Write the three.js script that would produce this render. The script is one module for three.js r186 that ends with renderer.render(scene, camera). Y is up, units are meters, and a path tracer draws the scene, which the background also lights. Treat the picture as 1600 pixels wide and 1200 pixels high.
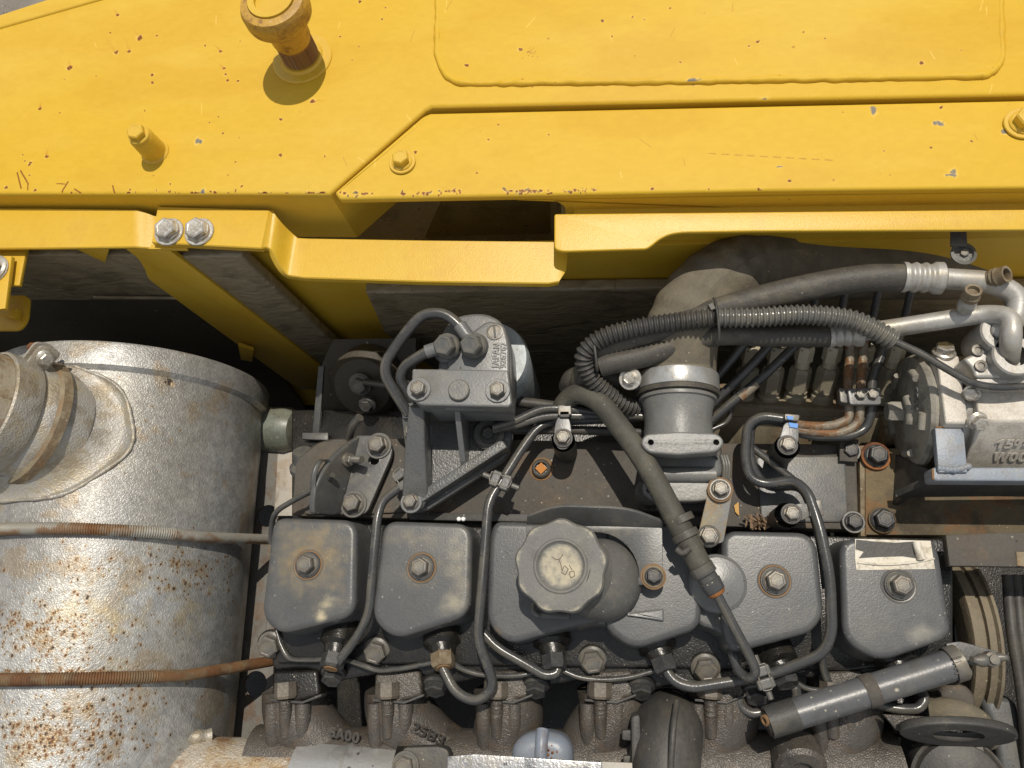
import * as THREE from 'three';
import { RoundedBoxGeometry } from 'three/addons/geometries/RoundedBoxGeometry.js';
import { mergeGeometries, toCreasedNormals } from 'three/addons/utils/BufferGeometryUtils.js';
import { TextGeometry } from 'three/addons/geometries/TextGeometry.js';
import { FontLoader } from 'three/addons/loaders/FontLoader.js';

// ---------------------------------------------------------------- camera, sky, sun, exposure
const V3 = (x, y, z) => new THREE.Vector3(x, y, z);
const scene = new THREE.Scene();
const camera = new THREE.PerspectiveCamera(2 * Math.atan(0.5) * 180 / Math.PI, 4 / 3, 0.02, 60);
const upC = V3(-160, 400, 1200).normalize();                    // world up seen in camera axes
const exC = V3(9.83, -0.125, 1).normalize(); exC.addScaledVector(upC, -exC.dot(upC)).normalize();
const ezC = exC.clone().cross(upC);
const toCam = new THREE.Matrix4().makeBasis(exC, upC, ezC), toWorld = toCam.clone().transpose();
const EYE = V3(0, 0.85, 0);
camera.position.copy(EYE); camera.quaternion.setFromRotationMatrix(toWorld);
scene.add(camera);

const renderer = new THREE.WebGLRenderer({ antialias: true });
renderer.setSize(1024, 768);
renderer.toneMapping = THREE.LinearToneMapping;
renderer.toneMappingExposure = 1.0;
renderer.shadowMap.enabled = true;

const SUN = V3(0.085, 0.945, -0.316).normalize();
{
  const w = 256, h = 128, d = new Float32Array(w * h * 4);
  for (let j = 0; j < h; j++) for (let i = 0; i < w; i++) {
    const el = (j + 0.5) / h * Math.PI - Math.PI / 2, az = (i + 0.5) / w * 2 * Math.PI, k = (j * w + i) * 4;
    const s = Math.max(0, Math.sin(el)), hz = Math.pow(1 - s, 3);
    const cl = 0.5 + 0.5 * Math.sin(az * 3 + Math.sin(az * 5 + el * 7) * 1.3 + el * 4) * Math.sin(el * 9 + az * 2);
    let c = [0.38 + 0.24 * hz + 0.12 * cl, 0.41 + 0.21 * hz + 0.11 * cl, 0.46 + 0.14 * hz + 0.09 * cl];
    if (el < 0) c = [0.12, 0.105, 0.09];
    d[k] = c[0]; d[k + 1] = c[1]; d[k + 2] = c[2]; d[k + 3] = 1;
  }
  const t = new THREE.DataTexture(d, w, h, THREE.RGBAFormat, THREE.FloatType);
  t.mapping = THREE.EquirectangularReflectionMapping; t.magFilter = t.minFilter = THREE.LinearFilter; t.needsUpdate = true;
  scene.background = t; scene.environment = t;
}
const sun = new THREE.DirectionalLight(0xfff6e8, 3.6);
sun.position.copy(SUN).multiplyScalar(5); sun.castShadow = true; sun.shadow.radius = 1;
Object.assign(sun.shadow.camera, { left: -1.6, right: 1.6, top: 1.6, bottom: -1.6, near: 0.5, far: 9 });
sun.shadow.mapSize.set(4096, 4096);
scene.add(sun);

// ---------------------------------------------------------------- measuring helpers: a point of the picture on a plane of the place
const ray = (px, py) => V3((px - 800) / 1200, -(py - 600) / 1200, -1).applyMatrix4(toWorld);
const W = (px, py, h = 0) => { const d = ray(px, py); return EYE.clone().addScaledVector(d, (h - EYE.y) / d.y); };
const VZ = (px, py, z) => { const d = ray(px, py); return EYE.clone().addScaledVector(d, z / d.z); };
const m = (px, h = 0) => px * 0.00075 * (0.85 - h) / 0.85;
const P = (list, h) => list.map(p => W(p[0], p[1], p[2] === undefined ? h : p[2]));

let seed = 12345;
const rnd = () => { seed = (seed + 0x6D2B79F5) | 0; let t = Math.imul(seed ^ (seed >>> 15), 1 | seed); t = (t + Math.imul(t ^ (t >>> 7), 61 | t)) ^ t; return ((t ^ (t >>> 14)) >>> 0) / 4294967296; };
const gs = () => (rnd() + rnd() + rnd() + rnd() - 2) * 0.9;

// ---------------------------------------------------------------- tiling noise and textures
const LAT = new Float32Array(65536); for (let i = 0; i < 65536; i++) LAT[i] = rnd();
const lat = (x, y, p, s) => LAT[(((x % p + p) % p) * 131 + ((y % p + p) % p) * 7919 + s * 1013) & 65535];
function vn(u, v, p, s) {
  const x = u * p, y = v * p, xi = Math.floor(x), yi = Math.floor(y); let fx = x - xi, fy = y - yi;
  fx = fx * fx * (3 - 2 * fx); fy = fy * fy * (3 - 2 * fy);
  const a = lat(xi, yi, p, s), b = lat(xi + 1, yi, p, s), c = lat(xi, yi + 1, p, s), d = lat(xi + 1, yi + 1, p, s);
  return a + (b - a) * fx + (c - a) * fy + (a - b - c + d) * fx * fy;
}
const fbm = (u, v, p, o, s) => { let t = 0, a = 0.5, n = 0; for (let i = 0; i < o; i++) { t += a * vn(u, v, p, s + i * 17); n += a; a *= 0.55; p *= 2; } return t / n; };
const sst = (a, b, x) => { x = Math.min(1, Math.max(0, (x - a) / (b - a))); return x * x * (3 - 2 * x); };
const mix3 = (a, b, t) => [a[0] + (b[0] - a[0]) * t, a[1] + (b[1] - a[1]) * t, a[2] + (b[2] - a[2]) * t];

class Canvas {                                                   // colours in sRGB 0..255
  constructor(w, h, fn) { this.w = w; this.h = h; this.d = new Float32Array(w * h * 3); this.each(fn); }
  each(fn) { const { w, h, d } = this; for (let j = 0; j < h; j++) for (let i = 0; i < w; i++) { const k = (j * w + i) * 3, c = fn((i + 0.5) / w, (j + 0.5) / h, [d[k], d[k + 1], d[k + 2]]); d[k] = c[0]; d[k + 1] = c[1]; d[k + 2] = c[2]; } }
  spot(u, v, rx, col, al = 1, soft = 0.3, ry = rx, rough = 0.5, sd = 0) {  // rx, ry in texels
    const { w, h, d } = this, cx = u * w, cy = v * h, R = Math.max(rx, ry) * 1.6 + 1;
    for (let j = Math.floor(cy - R); j <= cy + R; j++) for (let i = Math.floor(cx - R); i <= cx + R; i++) {
      const dx = (i + 0.5 - cx) / rx, dy = (j + 0.5 - cy) / ry, r = Math.hypot(dx, dy) + rough * (vn((i + sd) / 97, (j + sd) / 97, 97 / Math.max(2, Math.min(rx, ry)) | 0 || 1, 3) - 0.5);
      const a = al * (1 - sst(1 - soft, 1 + soft, r)); if (a <= 0) continue;
      const k = (((j % h + h) % h) * w + (i % w + w) % w) * 3; for (let c = 0; c < 3; c++) d[k + c] += (col[c] - d[k + c]) * a;
    }
  }
  line(u0, v0, u1, v1, wd, col, al = 1) {
    const n = Math.ceil(Math.hypot((u1 - u0) * this.w, (v1 - v0) * this.h) / Math.max(0.6, wd * 0.6));
    for (let i = 0; i <= n; i++) this.spot(u0 + (u1 - u0) * i / n, v0 + (v1 - v0) * i / n, wd, col, al, 0.5, wd, 0.6, i);
  }
  tex(srgb = true) {
    const { w, h, d } = this, b = new Uint8Array(w * h * 4);
    for (let i = 0; i < w * h; i++) { for (let c = 0; c < 3; c++) b[i * 4 + c] = Math.max(0, Math.min(255, d[i * 3 + c] + 0.5)); b[i * 4 + 3] = 255; }
    return dt(b, w, h, srgb);
  }
}
function dt(b, w, h, srgb) {
  const t = new THREE.DataTexture(b, w, h); t.wrapS = t.wrapT = THREE.RepeatWrapping; t.magFilter = THREE.LinearFilter; t.minFilter = THREE.LinearFilter;
  if (srgb) t.colorSpace = THREE.SRGBColorSpace; t.needsUpdate = true; return t;
}
const grey = (n, fn) => new Canvas(n, n, (u, v) => { const x = fn(u, v) * 255; return [x, x, x]; }).tex(false);
const tiled = (t, metres) => { const c = t.clone(); c.repeat.set(1 / metres, 1 / metres); c.needsUpdate = true; return c; };

const B_fine = grey(512, (u, v) => fbm(u, v, 64, 3, 5));                 // sprayed paint
const B_cast = grey(512, (u, v) => { const a = fbm(u, v, 48, 3, 9), b = fbm(u, v, 10, 3, 11); return 0.75 * a + 0.25 * b; });
const B_hammer = grey(512, (u, v) => { const a = fbm(u, v, 40, 2, 21), b = fbm(u, v, 90, 2, 23); return 0.6 * sst(0.3, 0.7, a) + 0.4 * b; });

// a worn painted or cast surface: base colour, dust in patches, fine specks, stains
function worn(base, { dust = [150, 138, 112], dustAmt = 0.25, stain = [40, 34, 26], stainAmt = 0.2, specks = 120, speckCol = [190, 180, 160], rust = 0, n = 512, s = 1, grain = 10 } = {}) {
  const c = new Canvas(n, n, (u, v) => {
    let k = base; const d = fbm(u, v, 5, 5, s), e = fbm(u, v, 7, 5, s + 31), f = fbm(u, v, 120, 2, s + 57) - 0.5, g = fbm(u, v, 30, 3, s + 71);
    k = mix3(k, dust, dustAmt * sst(0.42, 0.75, d * 0.7 + g * 0.3)); k = mix3(k, stain, stainAmt * sst(0.5, 0.72, e * 0.75 + g * 0.25));
    if (rust) k = mix3(k, [116, 76, 42], rust * sst(0.56, 0.68, fbm(u, v, 9, 5, s + 91)));
    return [k[0] + f * grain, k[1] + f * grain, k[2] + f * grain];
  });
  for (let i = 0; i < specks; i++) c.spot(rnd(), rnd(), 0.7 + rnd() * rnd() * 2.2, rnd() < 0.6 ? speckCol : stain, 0.35 + 0.5 * rnd(), 0.4);
  return c;
}
const std = (o) => new THREE.MeshStandardMaterial(o);
function mat(canvas, metres, { rough = 0.55, metal = 0, bump = B_fine, bumpM = 0.0002, bumpTile = 0.12, coat = 0, coatR = 0.2 } = {}) {
  const o = { map: tiled(canvas.tex ? canvas.tex() : canvas, metres), roughness: rough, metalness: metal };
  if (bump) { o.bumpMap = tiled(bump, bumpTile); o.bumpScale = bumpM; }
  return coat ? new THREE.MeshPhysicalMaterial({ ...o, clearcoat: coat, clearcoatRoughness: coatR }) : std(o);
}
const YEL = [201, 163, 44];
const yellowCanvas = worn(YEL, { dust: [206, 174, 86], dustAmt: 0.3, stain: [188, 140, 34], stainAmt: 0.35, specks: 60, speckCol: [150, 110, 60], s: 3, grain: 5, n: 1024 });
const M = {
  yellow: mat(yellowCanvas, 0.5, { rough: 0.42, bumpM: 0.00016, bumpTile: 0.07 }),
  grey: mat(worn([80, 81, 81], { dustAmt: 0.3, s: 7 }), 0.22, { rough: 0.38, bump: B_cast, bumpM: 0.00014, bumpTile: 0.07 }),
  greyLight: mat(worn([102, 103, 103], { dustAmt: 0.22, stainAmt: 0.15, s: 8 }), 0.2, { rough: 0.36, bump: B_cast, bumpM: 0.00014, bumpTile: 0.07 }),
  pipe: mat(worn([62, 63, 64], { dustAmt: 0.3, s: 9, specks: 80 }), 0.15, { rough: 0.26, bumpM: 0.00008 }),
  dusty: mat(worn([76, 72, 66], { dust: [112, 98, 78], dustAmt: 0.55, s: 10, specks: 220, rust: 0.12 }), 0.25, { rough: 0.75, bump: B_cast, bumpM: 0.0004 }),
  grime: mat(worn([28, 27, 25], { dust: [70, 63, 52], dustAmt: 0.45, stain: [14, 13, 12], stainAmt: 0.6, s: 12 }), 0.2, { rough: 0.3, bump: B_cast, bumpM: 0.00035, bumpTile: 0.07 }),
  bolt: mat(worn([98, 97, 94], { dustAmt: 0.4, s: 13, rust: 0.1 }), 0.06, { rough: 0.42, metal: 0.25, bumpM: 0.0001 }),
  boltDark: mat(worn([58, 58, 59], { dustAmt: 0.3, s: 14 }), 0.06, { rough: 0.5, metal: 0.2, bumpM: 0.0001 }),
  zinc: mat(worn([206, 203, 196], { dust: [184, 172, 146], dustAmt: 0.4, stain: [120, 112, 100], stainAmt: 0.4, s: 15, rust: 0.06 }), 0.06, { rough: 0.38, metal: 0.7, bumpM: 0.0001 }),
  black: mat(worn([58, 57, 55], { dust: [112, 104, 88], dustAmt: 0.4, s: 16 }), 0.2, { rough: 0.55, bumpM: 0.0002 }),
  rubber: mat(worn([66, 63, 58], { dust: [112, 104, 86], dustAmt: 0.55, s: 17, specks: 60 }), 0.18, { rough: 0.6, bumpM: 0.0003 }),
  rubberDusty: mat(worn([104, 97, 83], { dust: [136, 124, 98], dustAmt: 0.75, stain: [50, 46, 40], stainAmt: 0.3, s: 18, specks: 50 }), 0.2, { rough: 0.85, bump: B_cast, bumpM: 0.0004 }),
  alu: mat(worn([170, 168, 163], { dust: [156, 142, 116], dustAmt: 0.4, stain: [120, 112, 100], stainAmt: 0.3, s: 19, specks: 60 }), 0.15, { rough: 0.45, metal: 0.35, bumpM: 0.0001 }),
  aluCast: mat(worn([188, 182, 172], { dust: [208, 200, 186], dustAmt: 0.5, stain: [146, 136, 122], stainAmt: 0.4, s: 20, specks: 400, speckCol: [216, 208, 196], grain: 24 }), 0.12, { rough: 0.55, metal: 0.15, bump: B_cast, bumpM: 0.0003, bumpTile: 0.05 }),
  blueGrey: mat(worn([128, 136, 146], { dust: [170, 160, 136], dustAmt: 0.25, stain: [96, 92, 86], stainAmt: 0.2, s: 22, rust: 0.1 }), 0.15, { rough: 0.45, bumpM: 0.0002 }),
  manifold: mat(worn([78, 74, 69], { dust: [112, 100, 84], dustAmt: 0.5, stain: [48, 45, 42], stainAmt: 0.5, s: 23, rust: 0.14, specks: 200 }), 0.18, { rough: 0.34, metal: 0.1, bump: B_cast, bumpM: 0.0009, bumpTile: 0.05 }),
  rusty: mat(worn([112, 66, 34], { dust: [158, 104, 52], dustAmt: 0.7, stain: [70, 40, 24], stainAmt: 0.7, s: 24, specks: 200, speckCol: [176, 120, 60], n: 256 }), 0.08, { rough: 0.8, bump: B_cast, bumpM: 0.0004 }),
  rustPipe: mat(worn([128, 120, 106], { dust: [144, 104, 66], dustAmt: 0.9, stain: [92, 58, 34], stainAmt: 0.7, s: 25, n: 256, rust: 0.7 }), 0.1, { rough: 0.6, metal: 0.2, bump: B_cast, bumpM: 0.0003 }),
  brown: mat(worn([92, 82, 62], { dust: [122, 104, 70], dustAmt: 0.6, stain: [48, 40, 30], stainAmt: 0.5, rust: 0.5, s: 26 }), 0.2, { rough: 0.8, bump: B_cast, bumpM: 0.0006 }),
  rustOrange: std({ color: 0x7d6040, roughness: 0.85 }),
  hood: null,
};
M.rod = mat(worn([150, 147, 138], { dust: [138, 118, 86], dustAmt: 0.7, stain: [104, 70, 42], stainAmt: 0.7, rust: 0.6, s: 27, n: 512 }), 0.3, { rough: 0.55, metal: 0.2, bump: B_cast, bumpM: 0.0003 });
M.rodRust = mat(worn([104, 84, 60], { dust: [138, 122, 96], dustAmt: 0.6, stain: [84, 54, 32], stainAmt: 0.8, rust: 0.5, s: 28, n: 512 }), 0.2, { rough: 0.7, bump: B_cast, bumpM: 0.0003 });
M.foam = mat(worn([138, 126, 102], { dust: [134, 122, 98], dustAmt: 0.5, s: 29 }), 0.3, { rough: 0.34, bump: grey(512, (u, v) => { const w = fbm(u, v, 5, 3, 41); return 0.6 * fbm((u * 0.5 + w * 0.12) % 1, v + w * 0.25, 16, 3, 43) + 0.4 * fbm(u, v * 3 + w * 0.4, 10, 2, 45); }), bumpM: 0.0042, bumpTile: 0.26 });
M.saddle = mat(worn([104, 102, 97], { dust: [100, 92, 82], dustAmt: 0.5, stain: [84, 62, 46], stainAmt: 0.4, s: 34, specks: 160, speckCol: [60, 46, 36], rust: 0.25 }), 0.2, { rough: 0.65, bumpM: 0.0002 });  // base grey darker than the bracket flange, standing in for shade; rust is real
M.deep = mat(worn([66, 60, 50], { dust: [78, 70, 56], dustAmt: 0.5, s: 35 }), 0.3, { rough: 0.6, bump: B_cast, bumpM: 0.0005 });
M.castGrey = mat(worn([110, 110, 108], { dust: [136, 128, 108], dustAmt: 0.25, stain: [84, 84, 82], stainAmt: 0.25, s: 36 }), 0.15, { rough: 0.42, bump: B_cast, bumpM: 0.0003 });
M.sleeve = mat(worn([182, 182, 180], { dustAmt: 0.2, stainAmt: 0.15, s: 38, n: 256 }), 0.2, { rough: 0.32, metal: 0.6, bumpM: 0.0001 });
M.shield = mat(worn([148, 150, 154], { dust: [176, 166, 146], dustAmt: 0.35, stain: [70, 72, 76], stainAmt: 0.5, s: 39, n: 256 }), 0.2, { rough: 0.3, metal: 0.6, bumpM: 0.0002 });
M.brassy = mat(worn([182, 142, 52], { dust: [150, 112, 56], dustAmt: 0.7, stain: [110, 72, 36], stainAmt: 0.6, s: 41, n: 256 }), 0.1, { rough: 0.5, bumpM: 0.0003 });
M.neck = mat(worn([86, 85, 82], { dust: [120, 116, 104], dustAmt: 0.5, stain: [60, 58, 54], stainAmt: 0.3, s: 45, specks: 300 }), 0.12, { rough: 0.8, bump: B_cast, bumpM: 0.0004, bumpTile: 0.05 });
M.nutOld = mat(worn([98, 92, 84], { dust: [120, 108, 90], dustAmt: 0.5, stain: [62, 56, 50], stainAmt: 0.4, rust: 0.2, s: 46, n: 256 }), 0.08, { rough: 0.45, bump: B_cast, bumpM: 0.0003 });
M.greyCast = mat(worn([84, 85, 85], { dust: [120, 112, 94], dustAmt: 0.3, s: 48 }), 0.2, { rough: 0.36, bump: B_cast, bumpM: 0.0006, bumpTile: 0.07 });
M.paleTank = mat(worn([112, 118, 108], { dustAmt: 0.3, s: 49, n: 256 }), 0.2, { rough: 0.4, bumpM: 0.0001 });
M.pulley = mat(worn([112, 102, 84], { dust: [134, 122, 98], dustAmt: 0.5, stain: [78, 70, 58], stainAmt: 0.4, s: 53, n: 256 }), 0.15, { rough: 0.7, bumpM: 0.0003 });
M.olive = mat(worn([142, 126, 76], { dust: [150, 140, 104], dustAmt: 0.5, s: 54, n: 256 }), 0.2, { rough: 0.6, bumpM: 0.0002 });  // olive in place of yellow: the dim tone inside the opening is in the colour
M.tube = mat(worn([86, 87, 89], { dust: [124, 116, 98], dustAmt: 0.25, stain: [60, 60, 60], stainAmt: 0.3, s: 42, n: 256 }), 0.15, { rough: 0.36, bumpM: 0.0001 });
M.hoseGrey = mat(worn([70, 68, 61], { dust: [110, 104, 86], dustAmt: 0.5, stain: [46, 44, 40], stainAmt: 0.3, s: 43 }), 0.2, { rough: 0.7, bumpM: 0.0003 });
M.disc = mat(worn([142, 138, 128], { dust: [160, 152, 132], dustAmt: 0.5, stain: [70, 66, 60], stainAmt: 0.4, s: 44 }), 0.15, { rough: 0.65, bump: B_cast, bumpM: 0.0006 });
M.valveTop = mat(worn([182, 174, 152], { dust: [176, 164, 136], dustAmt: 0.4, s: 52, n: 256 }), 0.15, { rough: 0.5, bumpM: 0.0002 });  // paler than the valves: light caught by the hex tops, put into the colour
M.valve = mat(worn([140, 132, 114], { dust: [156, 146, 122], dustAmt: 0.4, stain: [80, 74, 62], stainAmt: 0.4, s: 47, n: 256 }), 0.15, { rough: 0.55, bumpM: 0.0002 });
M.pump = mat(worn([128, 118, 98], { dust: [150, 134, 102], dustAmt: 0.5, stain: [84, 74, 58], stainAmt: 0.4, rust: 0.2, s: 37 }), 0.15, { rough: 0.7, bump: B_cast, bumpM: 0.0003 });
M.white = mat(worn([168, 162, 152], { dust: [150, 132, 108], dustAmt: 0.4, stain: [90, 66, 50], stainAmt: 0.35, s: 30, specks: 240, speckCol: [90, 66, 52], rust: 0.15 }), 0.2, { rough: 0.6, bumpM: 0.0002 });
M.tan = mat(worn([126, 115, 94], { dust: [164, 146, 108], dustAmt: 0.6, stain: [84, 66, 46], stainAmt: 0.6, s: 32, rust: 0.35 }), 0.2, { rough: 0.75, bump: B_cast, bumpM: 0.0006 });
M.ground = mat(worn([118, 112, 104], { dust: [140, 132, 120], dustAmt: 0.5, s: 33, specks: 500 }), 0.8, { rough: 0.95, bump: B_cast, bumpM: 0.004, bumpTile: 0.5 });

// ---------------------------------------------------------------- geometry helpers
function boxUV(g, o = V3(0, 0, 0)) {
  g = g.index ? g.toNonIndexed() : g;
  const p = g.attributes.position, uv = new Float32Array(p.count * 2), a = V3(), b = V3(), c = V3();
  for (let i = 0; i < p.count; i += 3) {
    a.fromBufferAttribute(p, i); b.fromBufferAttribute(p, i + 1); c.fromBufferAttribute(p, i + 2);
    const n = b.clone().sub(a).cross(c.clone().sub(a)), x = Math.abs(n.x), y = Math.abs(n.y), z = Math.abs(n.z);
    [a, b, c].forEach((q, k) => {
      const [s, t] = y >= x && y >= z ? [q.x - o.x, q.z - o.z] : x >= z ? [q.z - o.z, q.y - o.y] : [q.x - o.x, q.y - o.y];
      uv[(i + k) * 2] = s; uv[(i + k) * 2 + 1] = t;
    });
  }
  g.setAttribute('uv', new THREE.BufferAttribute(uv, 2)); return g;
}
const creased = (g, a) => { g.scale(2000, 2000, 2000); const k = toCreasedNormals(g, a); k.scale(1 / 2000, 1 / 2000, 1 / 2000); return k; };
const smooth = (g, a = 0.6) => boxUV(creased(g, a));
const bare = g => { g = g.index ? g.toNonIndexed() : g; for (const k of Object.keys(g.attributes)) if (!['position', 'normal', 'uv'].includes(k)) g.deleteAttribute(k); return g; };
const merge = list => mergeGeometries(list.map(bare));

function roundPts(p2, r, seg = 6) {                              // corner rounding; r a number or one per corner
  const out = [], n = p2.length;
  for (let i = 0; i < n; i++) {
    const a = p2[(i + n - 1) % n], b = p2[i], c = p2[(i + 1) % n]; let rr = Array.isArray(r) ? r[i] : r;
    if (!rr) { out.push(b.clone()); continue; }
    const ab = a.clone().sub(b), cb = c.clone().sub(b), l = Math.min(rr, ab.length() * 0.48, cb.length() * 0.48);
    const s = b.clone().addScaledVector(ab.normalize(), l), e = b.clone().addScaledVector(cb.normalize(), l);
    for (let k = 0; k <= seg; k++) { const t = k / seg; out.push(s.clone().multiplyScalar((1 - t) * (1 - t)).addScaledVector(b, 2 * t * (1 - t)).addScaledVector(e, t * t)); }
  }
  return out;
}
// a plate: outline of world points (front face), thickness away from the eye
function slab(pts, t, { r = 0, bevel = 0.001, holes = [], seg = 2, n = null, crease = 0.6 } = {}) {
  const c = V3(); pts.forEach(p => c.add(p)); c.divideScalar(pts.length);
  if (!n) { n = V3(); pts.forEach((p, i) => { const q = pts[(i + 1) % pts.length]; n.x += (p.y - q.y) * (p.z + q.z); n.y += (p.z - q.z) * (p.x + q.x); n.z += (p.x - q.x) * (p.y + q.y); }); n.normalize(); if (n.dot(EYE.clone().sub(c)) < 0) n.negate(); }
  let u = V3(1, 0, 0).addScaledVector(n, -n.x); if (u.length() < 0.3) u = V3(0, 0, 1).addScaledVector(n, -n.z); u.normalize();
  const v = n.clone().cross(u), f = p => { const d = p.clone().sub(c); return new THREE.Vector2(d.dot(u), d.dot(v)); };
  const sh = new THREE.Shape(roundPts(pts.map(f), r));
  for (const h of holes) { const q = f(h[0]), k = new THREE.Path(); if (typeof h[1] === 'number') k.absellipse(q.x, q.y, h[1], h[2] || h[1], 0, 2 * Math.PI, true); else { k.setFromPoints(h.map(f)); } sh.holes.push(k); }
  const b = Math.min(bevel, t * 0.45);
  const g = new THREE.ExtrudeGeometry(sh, { depth: t - 2 * b, bevelEnabled: b > 0, bevelThickness: b, bevelSize: b, bevelOffset: -b, bevelSegments: seg, curveSegments: 20 });
  g.translate(0, 0, -t + b); g.applyMatrix4(new THREE.Matrix4().makeBasis(u, v, n)); g.translate(c.x, c.y, c.z);
  return smooth(g, crease);
}
const plate = (px, h, t, o) => slab(P(px, h), t, o);
// straight runs joined by bends
function bendCurve(p, bend) {
  const cp = new THREE.CurvePath(); let s = p[0];
  for (let i = 1; i < p.length - 1; i++) {
    const a = p[i - 1], b = p[i], c = p[i + 1], ab = a.clone().sub(b), cb = c.clone().sub(b), l = Math.min(bend, ab.length() * 0.49, cb.length() * 0.49);
    const e0 = b.clone().addScaledVector(ab.normalize(), l), e1 = b.clone().addScaledVector(cb.normalize(), l);
    if (s.distanceTo(e0) > 1e-5) cp.add(new THREE.LineCurve3(s, e0)); cp.add(new THREE.QuadraticBezierCurve3(e0, b, e1)); s = e1;
  }
  cp.add(new THREE.LineCurve3(s, p[p.length - 1])); return cp;
}
function sweep(p, r, { bend = 0.02, spline = false, n = 0, seg = 12, rfn = null, caps = true, flat = 1 } = {}) {
  const cv = spline ? new THREE.CatmullRomCurve3(p, false, 'centripetal') : p.length > 2 ? bendCurve(p, bend) : new THREE.LineCurve3(p[0], p[1]);
  cv.arcLengthDivisions = 400; const L = cv.getLength(); n = n || Math.max(4, Math.min(220, Math.ceil(L / 0.004)));
  const T = [], Q = []; for (let i = 0; i <= n; i++) { Q.push(cv.getPointAt(i / n)); T.push(cv.getTangentAt(i / n).normalize()); }
  let N = V3(0, 1, 0); if (Math.abs(T[0].y) > 0.9) N = V3(1, 0, 0);
  const pos = [], nor = [], uv = [], idx = [];
  for (let i = 0; i <= n; i++) {
    N.addScaledVector(T[i], -N.dot(T[i])).normalize(); const Bn = T[i].clone().cross(N), s = L * i / n;
    const rr = rfn ? rfn(s, L) : r, dr = rfn ? (rfn(s + 1e-4, L) - rfn(s - 1e-4, L)) / 2e-4 : 0;
    for (let k = 0; k <= seg; k++) {
      const a = k / seg * 2 * Math.PI, d = N.clone().multiplyScalar(Math.cos(a)).addScaledVector(Bn, Math.sin(a) * flat);
      pos.push(...Q[i].clone().addScaledVector(d, rr).toArray()); nor.push(...d.clone().addScaledVector(T[i], -dr).normalize().toArray()); uv.push(s, a * r);
    }
  }
  for (let i = 0; i < n; i++) for (let k = 0; k < seg; k++) { const a = i * (seg + 1) + k, b = a + seg + 1; idx.push(a, a + 1, b, b, a + 1, b + 1); }
  if (caps) for (const e of [0, n]) {
    const c0 = pos.length / 3, s = e ? 1 : -1, rr = rfn ? rfn(L * e / n, L) : r; pos.push(...Q[e].toArray()); nor.push(...T[e].clone().multiplyScalar(s).toArray()); uv.push(0, 0);
    for (let k = 0; k <= seg; k++) { const o = (e * (seg + 1) + k) * 3; pos.push(pos[o], pos[o + 1], pos[o + 2]); nor.push(...T[e].clone().multiplyScalar(s).toArray()); uv.push(rr * Math.cos(k), rr * Math.sin(k)); }
    for (let k = 0; k < seg; k++) e ? idx.push(c0, c0 + 1 + k, c0 + 2 + k) : idx.push(c0, c0 + 2 + k, c0 + 1 + k);
  }
  const g = new THREE.BufferGeometry(); g.setAttribute('position', new THREE.Float32BufferAttribute(pos, 3)); g.setAttribute('normal', new THREE.Float32BufferAttribute(nor, 3)); g.setAttribute('uv', new THREE.Float32BufferAttribute(uv, 2)); g.setIndex(idx);
  // faces outward
  const A = g.attributes.position, i0 = idx[0], i1 = idx[1], i2 = idx[2], a = V3().fromBufferAttribute(A, i0), fn = V3().fromBufferAttribute(A, i1).sub(a).cross(V3().fromBufferAttribute(A, i2).sub(a));
  if (fn.dot(V3().fromBufferAttribute(g.attributes.normal, i0)) < 0) for (let i = 0; i < idx.length; i += 3) { const t = idx[i]; idx[i] = idx[i + 1]; idx[i + 1] = t; }
  g.setIndex(idx); return g.toNonIndexed();
}
const turnTo = (n) => new THREE.Quaternion().setFromUnitVectors(V3(0, 1, 0), n.clone().normalize());
const placeG = (g, p, n) => { if (n) g.applyQuaternion(turnTo(n)); g.translate(p.x, p.y, p.z); return g; };
function lathe(prof, p, n, seg = 40, crease = 0.5) { return placeG(smooth(new THREE.LatheGeometry(prof.map(q => new THREE.Vector2(Math.max(q[0], 1e-5), q[1])), seg), crease), p, n); }
const box = (c, x, y, z, r = 0.002, ry = 0) => { const g = boxUV(new RoundedBoxGeometry(x, y, z, 2, Math.min(r, x / 2.1, y / 2.1, z / 2.1))); if (ry) g.rotateY(ry); return g.translate(c.x, c.y, c.z); };
function hexG(R, h, ang = 0) {                                   // a bolt head, chamfered
  const pos = [], c = R * 0.86, rings = [[R, 0], [R, h * 0.84], [c, h], [c * 0.8, h * 1.01], [c * 0.72, h * 0.97]];
  const pt = (i, k) => { const a = ang + k * Math.PI / 3, q = rings[i]; return [Math.cos(a) * q[0], q[1], Math.sin(a) * q[0]]; };
  for (let i = 0; i < rings.length - 1; i++) for (let k = 0; k < 6; k++) pos.push(...pt(i, k), ...pt(i + 1, k), ...pt(i, k + 1), ...pt(i, k + 1), ...pt(i + 1, k), ...pt(i + 1, k + 1));
  for (let k = 0; k < 6; k++) pos.push(...pt(4, k), 0, h * 0.97, 0, ...pt(4, k + 1));
  const g = new THREE.BufferGeometry(); g.setAttribute('position', new THREE.Float32BufferAttribute(pos, 3)); g.computeVertexNormals(); return boxUV(g);
}
const disc = (R, t, p, n, b = 0.0006, seg = 28) => lathe([[0, 0], [R, 0], [R, t - b], [R - b, t], [0, t]], p, n, seg);
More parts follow.
